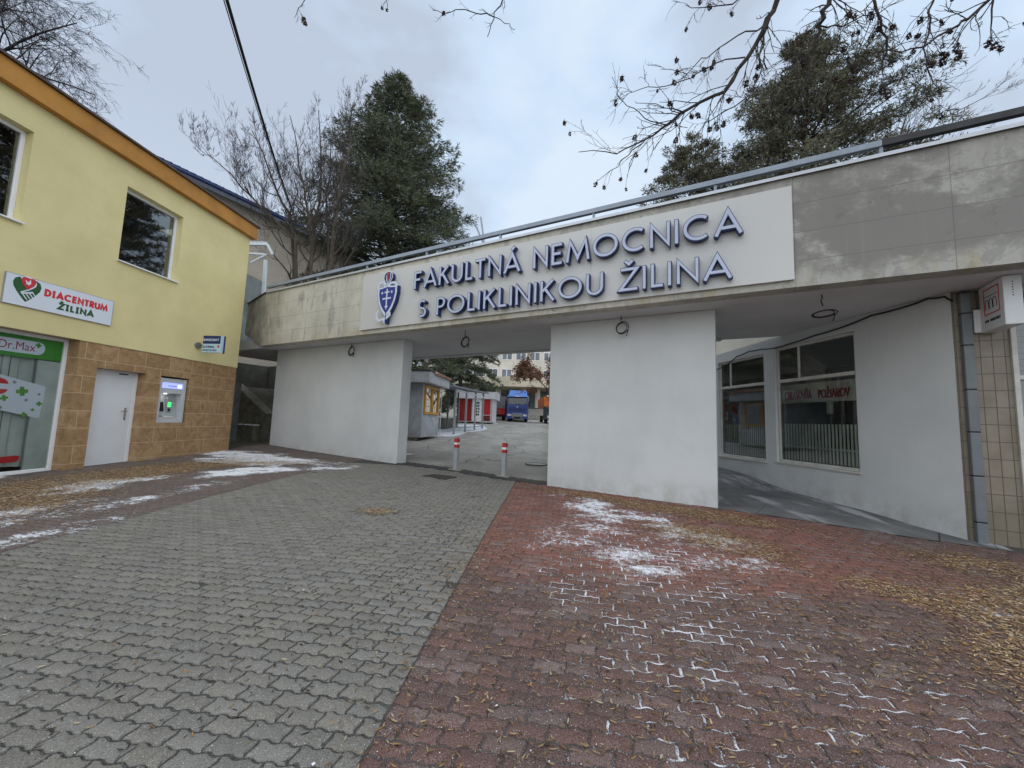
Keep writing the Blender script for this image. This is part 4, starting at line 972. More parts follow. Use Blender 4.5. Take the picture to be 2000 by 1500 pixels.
# ------------------------------------------------------------------ beige tiled building at the right edge
tb = thing('tiled_building', 'beige tiled building front at the right edge under the bridge', 'building', GF.w(0,0), GF.rz)
TX = 6.215
mb = MB(); mb.box(TX, 6.745, .30, .55, -.3, 3.60); mb.build('tile_wall', M['beige_tile'], tb)
mb = MB(); mb.box(6.746, 6.80, .26, .40, .02, 3.595); mb.box(6.80, 9.5, .27, .39, 2.30, 2.36); mb.box(6.80, 9.5, .27, .39, 3.53, 3.595); mb.box(7.7, 7.76, .27, .39, .12, 3.53); wf = mb.build('window', M['offwhite'], tb, bevel=.006)
g = MB(); g.quad((6.80,.34,.12),(9.5,.34,.12),(9.5,.34,3.53),(6.80,.34,3.53)); g.build('pane', M['glass'], wf)
g = MB(); g.box(6.2, 14, 1.6, 1.62, 0, 3.6); g.box(6.7, 6.745, .56, 1.6, 0, 3.6)
g.build('room_interior', M['interior'], wf)
g = MB()
for i in range(14): g.box(6.82, 9.5, .36, .365, 2.42+.08*i, 2.435+.08*i)
g.build('grille', M['dark_steel'], wf)
g = MB(); g.box(6.3, 9.5, .16, .30, -.25, .06); g.build('plinth', M['old_concrete'], tb, bevel=.01)
dp = thing('downpipe', 'grey square rainwater pipe with dark joints on the beige tiles', 'downpipe', GF.w(6.32,.25), GF.rz)
zz_ = [.06,.36,.98,1.58,2.17,2.80,3.26,3.56]
for a, b in zip(zz_[:-1], zz_[1:]):
    g = MB(); g.box(-.055, .055, -.05, .048, a, b-.012); g.build('pipe_length', M['zinc'], dp, bevel=.012)
    g = MB(); g.box(-.050, .050, -.044, .046, b-.014, b+.002); g.build('joint', M['black'], dp)
jb = thing('junction_box', 'small white electric box beside the downpipe', 'junction box', GF.w(6.44,.30,2.97), GF.rz)
g = MB(); g.box(-.04, .10, -.06, -.001, 0, .33); g.build('lid', M['white'], jb, bevel=.01); g = MB(); g.tube([(.06,-.061,.16),(.06,-.064,.16)], .012, 8); g.build('lock', M['black'], jb)
lb = thing('light_box', 'white bank light box with red framed arch emblem at the right wall', 'sign', GF.w(6.55,.30), GF.rz)
g = MB(); g.box(-.085, .085, -.62, -.05, 2.955, 3.595); bx = g.build('box', plain('light_box_plastic', (.68,.70,.72), .4, .04, 3, .02), lb, bevel=.008)
g = MB(); g.beam((0,-.05,3.45),(0,.0,3.45), .04, .04); g.beam((0,-.05,3.1),(0,.0,3.1), .04, .04); g.build('bracket', M['zinc'], lb)
rot = Matrix.Translation((-.0865,-.10,2.955)) @ Matrix.Rotation(R(-90), 4, 'Z')
g = MB(); g.frame(.07, .43, .215, .575, .016, -.0015, .0015); g.build('emblem_frame', M['red'], bx, xf=rot)
g = MB()
g.box(.10, .40, -.0015, .0015, .462, .470)
for i in range(3):
    x = .145+.09*i; g.ribbon([(x-.037,.29),(x-.037,.38)]+arc(x,.38,.037,.045,180,0,8)+[(x+.037,.29)], .008, -.0015-.0003*i, .0015)
g.build('emblem_arches', M['black'], bx, xf=rot)
g = MB(); text_mesh(g, 'VUB', .07, .16, .115, .036, .007, -.0015, .0015); text_mesh(g, 'BANKOMAT', .20, .43, .115, .036, .007, -.0015, .0015); g.build('lettering', M['black'], bx, xf=rot)
g = MB()
for i, w_ in enumerate((.5,.4,.6,.5,.3,.5)): g.box(-.012*w_, .012*w_, -.6215, -.6185, 3.50-.035*i, 3.515-.035*i)
g.build('side_marks', M['black'], bx)
# ------------------------------------------------------------------ beyond the gate
KZ = R(-6)
def kz(x, y): return gzf((x, y))
def placed(name, label, cat, x, y, rz, group=None): return thing(name, label, cat, (x, y, kz(x, y)), rz, group)
M['sheet_metal'] = plain('grey_sheet_metal', (.40,.42,.44), .55, .12, 2.5, .15, 12, dirt=.55, dirtc=(.24,.22,.19))
M['sheet_dark'] = plain('dark_sheet_metal', (.17,.18,.19), .6, .2, 2.5, .15, 12)
M['post_grey'] = plain('grey_post_paint', (.30,.32,.33), .55, .1)
M['rust'] = plain('rusty_snowy_roof', (.40,.20,.12), .8, .5, 4, .3, 30, dirt=.8, dirtc=(.62,.60,.58))
M['orange_wood'] = plain('orange_window_frame', (.55,.27,.035), .6, .1)
M['kiosk_red'] = plain('kiosk_red', (.42,.02,.025), .5, .12)
M['kiosk_white'] = plain('kiosk_white', (.60,.62,.64), .5, .06, dirt=.3, dirtc=(.35,.33,.3))
# grey kiosk: origin at its near right corner, x to the left is negative, y going away
k1 = placed('kiosk', 'grey metal kiosk with orange window just beyond the left pillar', 'kiosk', -3.82, 17.0, KZ)
g = MB(); g.box(-3.2, -.001, 0, 2.6, .14, 2.48); bd = g.build('body', M['sheet_metal'], k1, bevel=.02)
g = MB()
for a, b, c_, d in ((-1.1,.0,.2,1.15),(-2.3,-1.15,.2,1.15)): g.add([(a+.03,-.004,c_),(b-.03,-.004,c_),((a+b)/2,-.055,(c_+d)/2),(b-.03,-.004,d),(a+.03,-.004,d)], [(0,1,2),(1,3,2),(3,4,2),(4,0,2)])
for a, b in ((.05,1.2),(1.3,2.5)): g.add([(.004,a,.22),(.004,b,.22),(.05,(a+b)/2,.65),(.004,b,1.08),(.004,a,1.08)], [(0,1,2),(1,3,2),(3,4,2),(4,0,2)])
g.build('pressed_panel', M['sheet_metal'], bd)
g = MB(); g.box(-3.4, .38, -.38, 2.85, 2.481, 2.98); rf = g.build('roof', M['sheet_metal'], k1, bevel=.02)
g = MB(); g.box(-3.45, .42, -.42, 2.9, 2.981, 3.03); g.build('roof_cover', M['dark_steel'], rf)
g = MB(); g.hexa([(.30,.2,2.99),(.46,.2,2.90),(.46,2.9,2.90),(.30,2.9,2.99)],[(.0,.4,3.10),(.50,.3,3.02),(.50,2.9,2.98),(.0,2.8,3.10)]); g.build('loose_roof_sheet', M['rust'], rf)
g = MB(); g.frame(.15, 2.25, 1.15, 2.42, .11, -.05, .03); g.box(1.17, 1.25, -.045, .02, 1.26, 2.31); wn_ = g.build('window', M['orange_wood'], k1, xf=Matrix.Rotation(R(90), 4, 'Z') @ Matrix.Translation((0,-.02,0)), bevel=.008)
g = MB(); g.quad((.02,.25,1.25),(.02,2.15,1.25),(.02,2.15,2.32),(.02,.25,2.32)); g.build('pane', M['glass_dark'], wn_)
g = MB()
for i in range(8): g.box(.05, .056, .35+.25*i, .362+.25*i, 1.26, 2.31)
for i in range(3): g.box(.05, .056, .26, 2.14, 1.5+.3*i, 1.515+.3*i)
g.build('grille', M['orange_wood'], wn_)
for x in (-2.6, -.5):
    for y in (.4, 2.2):
        g = MB(); g.box(x-.2, x+.2, y-.2, y+.2, -.25, .139); g.build('skid', M['old_concrete'], k1)
g = MB(); g.box(.10, .13, 2.42, 2.46, -.05, 2.48); g.build('corner_pipe', M['white_steel'], k1)
# covered walkway
cw = placed('covered_walkway', 'grey steel walkway roof on thin posts between the two kiosks', 'canopy', -3.35, 20.6, R(-9))
for i in range(4):
    for x in (0, -1.9):
        y = 1.4+2.3*i; g = MB(); zb = kz(-3.35+x+.15*y, 20.6+y)-kz(-3.35,20.6); g.box(x-.05, x+.05, y-.05, y+.05, zb-.1, 2.62+zb*.9); g.build('post', M['post_grey'] if x == 0 else M['sheet_dark'], cw)
g = MB(); g.hexa([(-2.3,.2,2.75),(.25,.2,2.58),(.25,9.2,2.86),(-2.3,9.2,3.05)], [(-2.3,.2,2.82),(.25,.2,2.65),(.25,9.2,2.93),(-2.3,9.2,3.12)]); rfo = g.build('roof', M['sheet_dark'], cw)
g = MB()
for i in range(22): g.hexa([(-2.3,.3+.4*i,2.822+.0125*i),(.25,.3+.4*i,2.652+.0125*i),(.25,.45+.4*i,2.652+.0125*i),(-2.3,.45+.4*i,2.822+.0125*i)], [(-2.3,.3+.4*i,2.86+.0125*i),(.25,.3+.4*i,2.69+.0125*i),(.25,.45+.4*i,2.69+.0125*i),(-2.3,.45+.4*i,2.86+.0125*i)])
g.build('roof_ribs', M['sheet_dark'], rfo)
g = MB(); g.box(-.03, .03, 1.4, 8.5, .40, .45); g.build('low_bar', M['sheet_dark'], cw); g = MB(); g.box(-.04, .04, 1.3, 8.5, 2.50, 2.58); g.build('edge_beam', M['white_steel'], cw)
g = MB(); g.box(-2.35, -2.2, 1.0, 9.0, -.1, .95); g.build('low_wall', M['mossy'], cw)
# red kiosk
k2 = placed('kiosk', 'red and white kiosk with a snowy flat roof before the blue lorry', 'kiosk', -1.75, 38.0, R(-4))
g = MB(); g.box(-3.3, 0, 0, 3.2, .12, 2.75); g.build('body', M['kiosk_white'], k2, bevel=.02)
g = MB(); g.box(-3.5, .28, -.35, 3.4, 2.36, 3.0); r2 = g.build('roof', M['kiosk_white'], k2, bevel=.02); g = MB(); g.box(-3.52, .30, -.37, 3.42, 3.001, 3.05); g.build('snow_cover', plain('roof_snow', (.74,.77,.82), .9, .05), r2)
g = MB(); g.box(-3.25, -2.05, -.03, -.001, .20, 2.34); g.build('panel', plain('shaded_red', (.25,.016,.02), .5, .15), k2); g = MB(); g.box(-1.05, -.25, -.03, -.001, .85, 2.34); g.build('panel', M['kiosk_red'], k2); g = MB(); g.box(-1.05, -.25, -.03, -.001, .26, .78); g.build('panel', plain('brown_red', (.13,.02,.018), .6, .15), k2)  # left panel: shade behind the walkway is put into its darker red
dr = MB(); dr.box(-1.95, -1.15, -.045, -.001, .2, 2.34); dr = dr.build('door', M['white'], k2, bevel=.01)
rg = random.Random(8)
g = MB()
for i in range(5):
    for j in range(3): g.box(-1.80+.18*j, -1.67+.18*j+rg.uniform(-.02,.02), -.052, -.047, .75+.28*i, .95+.28*i)
g.build('notices', M['black'], dr)
g = MB(); g.box(-.19, -.09, -.034, -.001, .2, 2.34); g.build('corner_trim', plain('pink_trim', (.55,.36,.36), .6, .1), k2)
for x in (-2.9, -.4): g = MB(); g.box(x-.15, x+.15, .1, 3.0, -.3, .119); g.build('skid', M['black'], k2)
# blue lorry
M['truck_blue'] = plain('truck_blue_paint', (.014,.05,.27), .3, .08, 2, .02, spec=.6); M['truck_light'] = plain('truck_light_blue', (.05,.20,.60), .3, .08, 2, .02, spec=.6)
M['rubber'] = plain('rubber', (.015,.015,.015), .85, .2, 8, .2)
tr = placed('lorry', 'blue lorry with high roof cab facing the gate at the drive top', 'lorry', .72, 46.0, R(-3))
g = MB(); prof = [(0,.55),(-.02,1.0),(.0,2.0),(.18,2.95),(.30,3.1),(1.9,3.1),(1.9,.55)]
vs_ = []
for x in (-1.22, 1.22): vs_ += [(x*(1 if z < 2.5 else .95), y, z) for y, z in prof]
n = len(prof); g.add(vs_, [tuple(range(n)), tuple(range(2*n-1, n-1, -1))]+[(i, n+i, n+(i+1) % n, (i+1) % n) for i in range(n)])
cab = g.build('cab', M['truck_blue'], tr, bevel=.04)
g = MB(); g.hexa([(-1.08,.22,3.06),(1.08,.22,3.06),(1.12,1.9,3.1),(-1.12,1.9,3.1)], [(-.98,.75,3.72),(.98,.75,3.72),(1.05,1.9,3.82),(-1.05,1.9,3.82)]); g.build('roof_spoiler', M['truck_light'], cab, bevel=.05)
g = MB(); g.hexa([(-1.2,-.16,2.92),(1.2,-.16,2.92),(1.2,.2,2.98),(-1.2,.2,2.98)], [(-1.2,-.10,3.05),(1.2,-.10,3.05),(1.2,.25,3.08),(-1.2,.25,3.08)]); g.build('sun_visor', M['truck_light'], cab, bevel=.02); g = MB(); g.box(-.32, .32, -.19, -.161, 2.94, 3.03); g.build('roof_plate', M['white'], cab)
g = MB(); g.hexa([(-1.10,-.03,2.05),(1.10,-.03,2.05),(1.10,.0,2.05),(-1.10,.0,2.05)], [(-1.05,.13,2.88),(1.05,.13,2.88),(1.05,.17,2.88),(-1.05,.17,2.88)]); g.build('windscreen', plain('windscreen_dark', (.03,.035,.035), .08, .1, spec=.8), cab)
g = MB(); g.box(-.30, .30, -.045, -.012, 2.07, 2.10); g.beam((-.5,-.05,2.08),(-.05,.05,2.55), .02,.02); g.beam((.1,-.05,2.08),(.5,.05,2.55), .02,.02); g.build('wipers', M['black'], cab)
g = MB(); g.box(-1.0, 1.0, -.05, -.022, 1.45, 1.52); g.box(-1.0, 1.0, -.05, -.022, 1.25, 1.32); g.box(-.8, .8, -.05, -.022, 1.62, 1.66); gr = g.build('grille', M['black'], cab); g = MB(); g.tube([(0,-.05,1.75),(0,-.06,1.75)], .09, 12); g.build('badge', M['metal'], gr)
g = MB(); g.box(-1.24, 1.24, -.16, .3, .38, 1.0); bp = g.build('bumper', M['truck_blue'], tr, bevel=.03); g = MB(); g.box(-.58, .58, -.18, -.161, .42, 1.02); g.build('bumper_centre', plain('bumper_grey', (.22,.23,.23), .5, .1), bp); g = MB(); g.box(-.42, .42, -.2, -.181, .40, .62); g.build('number_plate_recess', M['black'], bp)
for x in (-.9, .9):
    g = MB(); g.box(x-.24, x+.24, -.185, -.161, .68, .9); h_ = g.build('headlight', M['silver'], tr, bevel=.03)
    g = MB(); g.box(x-.16, x+.05, -.19, -.186, .72, .86); g.build('lens', plain('lamp_glass', (.75,.76,.78), .1, .05), h_)
    g = MB(); g.box((1.28 if x > 0 else -1.45), (1.45 if x > 0 else -1.28), .0, .08, 1.75, 2.45); g.beam(((1.2 if x > 0 else -1.2),.05,2.3),((1.36 if x > 0 else -1.36),.05,2.3), .04, .04); g.build('wing_mirror', M['black'], tr, bevel=.02)
for y in (1.2, 5.6, 6.9):
    for x in (-1.0, 1.0):
        g = MB(); g.tube([(x-.17,y,.5),(x+.17,y,.5)], .5, 20); w = g.build('wheel', M['rubber'], tr); g = MB(); g.tube([(x-.18,y,.5),(x+.18,y,.5)], .28, 14); g.build('rim', M['zinc'], w)
g = MB(); g.box(-.45, .45, 1.5, 8.6, .6, .9); g.build('chassis', M['black'], tr); g = MB(); g.box(-1.25, 1.25, 2.4, 8.8, .95, 3.3); g.build('cargo_body', plain('cargo_grey', (.16,.18,.2), .6, .1), tr, bevel=.03)
# parked trailer on the left of it
tl_ = placed('trailer', 'dark flat trailer with a red side board beside the lorry', 'trailer', -1.75, 49.5, R(-3))
g = MB(); g.box(-1.2, 1.0, 0, 5, .75, 1.5); g.build('side_board', M['kiosk_red'], tl_); g = MB(); g.box(-1.2, 1.0, .05, 5, 1.501, 3.0); g.build('tilt_cover', plain('grey_tilt', (.20,.21,.22), .8, .15), tl_, bevel=.04); g = MB(); g.box(-1.1, .9, .3, 5, .5, .749); g.build('chassis', M['black'], tl_)
for y in (1.2, 3.6):
    for x in (-.9, .7): g = MB(); g.tube([(x-.12,y,.4),(x+.12,y,.4)], .4, 16); g.build('wheel', M['rubber'], tl_)
# orange lorry behind the right pillar
ol = placed('lorry', 'orange and dark lorry partly hidden behind the right pillar', 'lorry', 4.95, 44.0, R(2))
g = MB(); g.box(-1.15, 1.2, 0, 2.0, .5, 1.9); ca = g.build('cab', plain('dark_cab', (.03,.04,.05), .35, .2, spec=.6), ol, bevel=.06)
g = MB(); g.box(-1.0, 1.05, -.02, -.001, 1.25, 1.8); g.build('windscreen', plain('dark_screen', (.02,.022,.025), .1, .1, spec=.8), ca)
g = MB(); g.box(-1.3, 1.3, .3, 7.0, 1.901, 3.0); bdy = g.build('hopper', plain('orange_hopper', (.60,.15,.03), .5, .12), ol, bevel=.05); g = MB(); g.box(-.3, .9, .285, .299, 2.25, 2.6); g.build('white_board', M['white'], bdy)
g = MB(); g.box(-.9, -.62, -.06, -.001, .62, .9); g.build('headlight', M['silver'], ol); g = MB(); g.box(.67, .95, -.06, -.001, .62, .9); g.build('headlight', M['silver'], ol)
g = MB(); g.tube([(-.9,.3,3.0),(-.9,.3,3.2)], .12, 10); g.build('beacon', M['white'], ol)
for y in (.9, 5.4):
    for x in (-.95, .95): g = MB(); g.tube([(x-.16,y,.48),(x+.16,y,.48)], .48, 18); g.build('wheel', M['rubber'], ol)

# hospital block at the top of the drive
M['hosp'] = plain('cream_cladding', (.60,.565,.49), .8, .08, .5, .1, 8, dirt=.25, dirtc=(.42,.38,.32))
M['hosp_pane'] = plain('far_window_pane', (.13,.155,.18), .12, .4, .15, 0, spec=.6)
hb = thing('hospital_block', 'cream hospital building with ribbon windows at the end of the drive', 'building', (1.0, 66, 1.9), 0)
g = MB(); g.box(-16, 22, 0, 12, 0, 15.6); g.build('wall', M['hosp'], hb)
for f_ in range(4):
    z = 3.9+3.0*f_
    for i in range(15):
        x = -14.6+2.35*i; g = MB(); g.frame(x, x+1.75, z, z+1.45, .09, -.08, .04); g.box(x+.82, x+.93, -.07, .03, z+.09, z+1.36); w = g.build('window', M['white'], hb)
        g = MB(); g.box(x+.085, x+1.665, -.03, -.01, z+.085, z+1.365); g.build('pane', M['hosp_pane'], w)
g = MB(); g.box(-16.1, 22.1, -.12, -.001, 13.9, 14.5); g.box(-16.1, 22.1, -.1, -.001, 5.55, 5.75); g.build('string_course', M['hosp'], hb)
pc = thing('entrance_porch', 'cream rounded entrance canopy on columns above the hospital steps', 'porch', (2.2, 59.0, 1.9), 0)
g = MB(); n = 14; top = arc(0,0,7.0,3.2,180,360,n)
for i in range(n):
    a, b = top[i], top[i+1]; za, zb = 6.2-.5*abs(a[0])/7, 6.2-.5*abs(b[0])/7
    g.hexa([(a[0],a[1],4.55),(b[0],b[1],4.55),(b[0],5.5,4.55),(a[0],5.5,4.55)], [(a[0],a[1],za),(b[0],b[1],zb),(b[0],5.5,zb),(a[0],5.5,za)])
g.build('canopy', plain('canopy_cream', (.55,.49,.37), .85, .12, .8, .2, 8), pc)
for x in (-4.2, -.4, 1.7, 4.6): g = MB(); g.tube([(x,0,1.7),(x,0,4.56)], [.42,.36], 14); g.build('column', M['hosp'], pc, smooth=False)
g = MB(); g.box(-6.8, 6.8, 4.6, 4.7, 1.7, 4.5); g.build('entrance_wall', M['interior'], pc)
for i in range(5): g = MB(); g.box(-8, 9, -3.2+.62*i, 5, -.3, .15+.34*i); g.build('step', M['old_concrete'], pc)

# blue roofed block behind the yellow house
M['beige_brick'] = None
m = NT('beige_brick'); v, s_ = xz(m)
b = bricks(m, v, .25, .085, .010, .5); c = m.mix(m.ramp(m.noise(1.2, 6), .3, .7), (.62,.56,.47), (.74,.68,.58)); c = m.mix(m.math('MULTIPLY', b.outputs['Color'], .3), c, (.50,.43,.33)); c = m.mix(b.outputs['Fac'], c, (.42,.39,.33)); M['beige_brick'] = m.fin(c, .9, 0, .2)
m = NT('blue_roof_tiles'); v = m.scaled((1,1,1)); b = bricks(m, v, .30, .34, .02, .5); c = m.mix(b.outputs['Fac'], m.mix(b.outputs['Color'], (.012,.028,.10), (.03,.07,.22)), (.006,.01,.03)); m.bump(m.math('MULTIPLY', b.outputs['Fac'], -1), .8, .02); M['blue_roof'] = m.fin(c, .55, 0, .25)
a_ = at(500, 405, 20.0); b_ = at(640, 470, 23.8); az = math.degrees(math.atan2(b_.x-a_.x, b_.y-a_.y)); HF = Frame(a_.x, a_.y, az); zE = (a_.z+b_.z)/2
hl = (b_-a_).length
bb = thing('brick_block', 'beige brick building with dark blue tiled roof behind the yellow house', 'building', HF.w(0,0), HF.rz)
g = MB(); g.box(-16, hl+4.5, .55, 9, -.5, zE+.05); g.build('wall', M['beige_brick'], bb)
g = MB(); g.hexa([(-16.4,-.05,zE-.02),(hl+5,-.05,zE-.02),(hl+5,10,zE+4.6),(-16.4,10,zE+4.6)], [(-16.4,-.05,zE+.10),(hl+5,-.05,zE+.10),(hl+5,10,zE+4.85),(-16.4,10,zE+4.85)]); g.build('roof', M['blue_roof'], bb)
g = MB()
for i in range(int((hl+21)/.3)):
    x = -16.3+.3*i; g.tube([(x,-.09,zE+.10),(x,.9,zE+.57),(x,3.2,zE+1.62)], .07, 6)
g.build('roof_tiles', M['blue_roof'], bb)
g = MB(); g.tube([(-16.4,-.14,zE-.02),(hl+5,-.14,zE-.02)], .075, 8); g.build('gutter', M['navy'], bb)
for i in range(3):
    x = -9+6.2*i; g = MB(); g.frame(x, x+1.6, 6.6, 8.2, .08, .50, .56); w = g.build('window', M['white'], bb); g = MB(); g.quad((x+.07,.53,6.67),(x+1.53,.53,6.67),(x+1.53,.53,8.13),(x+.07,.53,8.13)); g.build('pane', M['hosp_pane'], w)
# white canopy frame at the stair head
cz = GF.w(-10.9, 1.6); cf = thing('stair_canopy', 'white steel canopy frame at the stair head behind the yellow house', 'canopy', (0,0,0))
T = lambda px, py, D=14.6: tuple(at(px, py, D))
g = MB(); g.beam(T(519,508), (T(516,600)[0], T(516,600)[1], 3.7), .10, .10); g.build('post', M['white_steel'], cf)
for D in (14.6, 16.4):
    g = MB(); g.beam(T(440,476,D), T(522,477,D), .09, .10); g.beam(T(522,477,D), T(533,497,D), .08, .08); g.beam(T(440,492,D), T(519,497,D), .07, .07); g.beam(T(490,513,D), T(521,497,D), .06, .06); g.build('rafter', M['white_steel'], cf)
g = MB(); a, b, c_, d = T(440,474), T(522,475), T(522,475,16.4), T(440,474,16.4); up = Vector((0,0,.04)); g.hexa([Vector(q)+up for q in (a,b,c_,d)], [Vector(q)+up*1.6 for q in (a,b,c_,d)]); g.build('roof_sheet', M['white_steel'], cf)
# overhead cables
pe = at(572, 420, 19.0)
for i, (px, r_, lab) in enumerate(((395.5,.010,'left thinner overhead cable crossing the sky'),(401,.017,'middle thick overhead cable crossing the sky'),(405,.015,'right overhead cable crossing the sky close to its neighbour'))):
    a = at(px, -140, 5.0); b = pe+Vector((.02*i,0,.05*i)); g = MB(); P = []
    for k in range(31):
        t = k/30; p = a.lerp(b, t); p.z -= .55*4*t*(1-t)*.35; P.append(tuple(p))
    q0 = Vector(P[0])+(Vector(P[0])-Vector(P[1]))*6
    g.tube([tuple(q0)]+P, r_, 6); tag(g.build('overhead_cable', M['cable']), lab, 'cable', 'overhead cables')
# manhole covers
M['iron'] = plain('cast_iron', (.055,.052,.048), .7, .3, 8, .5, 60)
def cover(px, py, lab, rx, ry, m_):
    for D in np.arange(6, 16, .02):
        p = at(px, py, D)
        if p.z <= gzf(p): break
    t = thing('drain_cover', lab, 'drain cover', (p.x, p.y, gzf(p)+.006), GF.rz)
    g = MB()
    if ry is None: g.tube([(0,0,-.03),(0,0,.004)], rx, 24)
    else: g.box(-rx, rx, -ry, ry, -.03, .004)
    pl_ = g.build('plate', m_, t, bevel=.004); g = MB()
    if ry is None: g.tube([(rx*math.cos(k/24*6.2832)*1.06, rx*math.sin(k/24*6.2832)*1.06, .000) for k in range(25)], .010, 5)
    else:
        for i in range(9): g.box(-rx*.9+.2*rx*i, -rx*.9+.2*rx*i+.02, -ry*.9, ry*.9, .0045, .008)
    g.build('rim', M['iron'] if ry is None else m_, t)
cover(857, 931, 'dark rectangular iron drain grate in the grey paving before the gate', .33, .2, M['iron'])
cover(1047, 907, 'round pale manhole cover in the asphalt behind the gate', .29, None, plain('worn_cover', (.34,.32,.28), .7, .2, 8, .4, 60))
# ------------------------------------------------------------------ trees
M['bark'] = plain('grey_brown_bark', (.085,.068,.052), .9, .3, 6, .5, 30)
M['bark_dark'] = plain('dark_bark', (.045,.036,.032), .9, .3, 6, .5, 40)
M['twig'] = plain('twig_bark', (.046,.038,.035), .85, .25, 3, 0)
M['twig_red'] = plain('reddish_twigs', (.095,.058,.048), .85, .25, 3, 0)
def rot_about(d, ang, az_):
    a = d.cross(Vector((.21,.37,.9)));
    if a.length < .05: a = d.cross(Vector((1,0,0)))
    a.normalize(); b = d.cross(a)
    return (d*math.cos(ang)+(a*math.cos(az_)+b*math.sin(az_))*math.sin(ang)).normalized()
def limb(T, Cw, p, d, L, r, lvl, rg, mx_, up=.08, wob=.13, kids=(3,5), ang=(25,50), sub=.68, droop=0.0, twigr=.004):
    n = 5 if lvl < 3 else 4
    P = [Vector(p)]; Rr = [r]; d = Vector(d).normalized()
    for i in range(n):
        d = (d+Vector((rg.gauss(0,wob), rg.gauss(0,wob), rg.gauss(0,wob)))+Vector((0,0,up-droop*(i/n)))).normalized()
        P.append(P[-1]+d*(L/n)); Rr.append(max(r*(1-.62*(i+1)/n), twigr*.7))
    (T if lvl <= 1 else Cw).tube(P, Rr, 7 if lvl == 0 else 5 if lvl == 1 else 4 if lvl == 2 else 3, cap=lvl < 2)
    if lvl >= mx_: return
    k = rg.randint(*kids)
    for i in range(k):
        t = rg.uniform(.22, .98) if i else 1.0
        s = t*n; j = min(int(s), n-1); q = P[j].lerp(P[j+1], s-j); rr = Rr[j]+(Rr[j+1]-Rr[j])*(s-j)
        dd = (P[j+1]-P[j]).normalized()
        nd = rot_about(dd, R(rg.uniform(*ang))*(0.4 if i == 0 else 1), rg.uniform(0, 6.283))
        limb(T, Cw, q, nd, L*sub*rg.uniform(.75,1.15)*(1 if i == 0 else 1-.35*t), max(rr*.62, twigr), lvl+1, rg, mx_, up, wob, kids, ang, sub, droop, twigr)
def stem_tree(name, label, stems, rg, mx_, r0, branch, foot, mats=('bark','twig'), group=None, **kw):
    """stems: lists of points (last one the tip); branches leave them along the way"""
    t = thing(name, label, 'tree', foot, 0, group); inv = Matrix.Translation(-Vector(foot)); T, Cw = MB(), MB()
    for st, rs_ in zip(stems, r0):
        P = [Vector(q) for q in st]; Q = []
        for i in range(len(P)-1):
            for k in range(3):
                q = P[i].lerp(P[i+1], k/3); 
                if 0 < len(Q): q += Vector((rg.gauss(0,.05), rg.gauss(0,.05), rg.gauss(0,.03)))*min(1, rs_*8)
                Q.append(q)
        Q.append(P[-1]); m_ = len(Q); Rr = [rs_*(1-.86*(i/(m_-1))**.8) for i in range(m_)]
        T.tube(Q, Rr, 8)
        for k in range(branch[0]):
            s = rg.uniform(branch[1], .99)*(m_-1); j = min(int(s), m_-2); q = Q[j].lerp(Q[j+1], s-j); dd = (Q[j+1]-Q[j]).normalized(); rr = Rr[j]
            Lb = branch[2]*rg.uniform(.6, 1.1)*(1-.68*s/m_)
            limb(T, Cw, q, rot_about(dd, R(rg.uniform(28, 62)), rg.uniform(0, 6.283)), Lb, max(rr*.5, .012), 1, rg, mx_, **kw)
    T.build('trunk', M[mats[0]], t, xf=inv); Cw.build('crown', M[mats[1]], t, xf=inv)
    return t
rg = random.Random(21)
fx, fy = at(625, 560, 18.5).x, at(625, 560, 18.5).y; foot = Vector((fx, fy, gzf((fx, fy))-.1)); D = 18.5
A = lambda px, py, d=D: at(px, py, d)
stem_tree('bare_tree', 'tall bare many-stemmed tree between the brick block and the dense conifer',
  [[foot+Vector((-.6,0,0)), A(575,560), A(572,440), A(540,370,18.2), A(492,255,18.0)], [foot+Vector((-.1,.2,0)), A(592,560,18.6), A(612,470,18.8), A(628,350,18.9), A(622,215,19)],
   [foot+Vector((.3,.1,0)), A(635,555,18.3), A(652,450,18.1), A(672,330,18.0), A(690,200,17.9)], [foot+Vector((-.4,-.3,0)), A(577,470,18.2), A(515,410,17.6), A(450,340,17.2), A(405,300,16.8)],
   [foot+Vector((.1,-.2,0)), A(610,520,18.0), A(605,420,17.6), A(585,330,17.4), A(566,225,17.2)], [foot+Vector((.4,.3,0)), A(640,500,19.0), A(640,380,19.3), A(650,250,19.4)]],
  rg, 5, [.145,.13,.16,.09,.10,.10], (17, .22, 2.5), foot, up=.16, wob=.14, kids=(3,4), ang=(22,52), sub=.68, twigr=.0052)
rg = random.Random(4)
foot = Vector((at(-60,300,17).x, 17, .6)); A = lambda px, py, d=16.0: at(px, py, d)
stem_tree('bare_tree', 'fine twigged bare tree above the left end of the yellow house roof',
  [[foot, A(-150,260,17), A(-60,130,16.5), A(40,80,16), A(150,45,15.5)], [foot+Vector((.3,0,0)), A(-120,280,16.6), A(-20,150,16), A(60,140,15.6), A(185,185,15)], [foot, A(-160,200,17), A(-70,20,16.5), A(30,-20,16), A(105,15,15.6)], [foot, A(-150,180,17), A(-60,40,16.5), A(20,20,16), A(160,110,15.6)]],
  rg, 5, [.15,.14,.12,.11], (20, .30, 3.4), foot, ('bark_dark','twig'), up=.0, wob=.13, kids=(3,4), ang=(20,45), sub=.66, droop=.10, twigr=.0058)
rg = random.Random(9)
foot = Vector((at(1760,330,19).x, 19, .9)); A = lambda px, py, d=19.0: at(px, py, d)
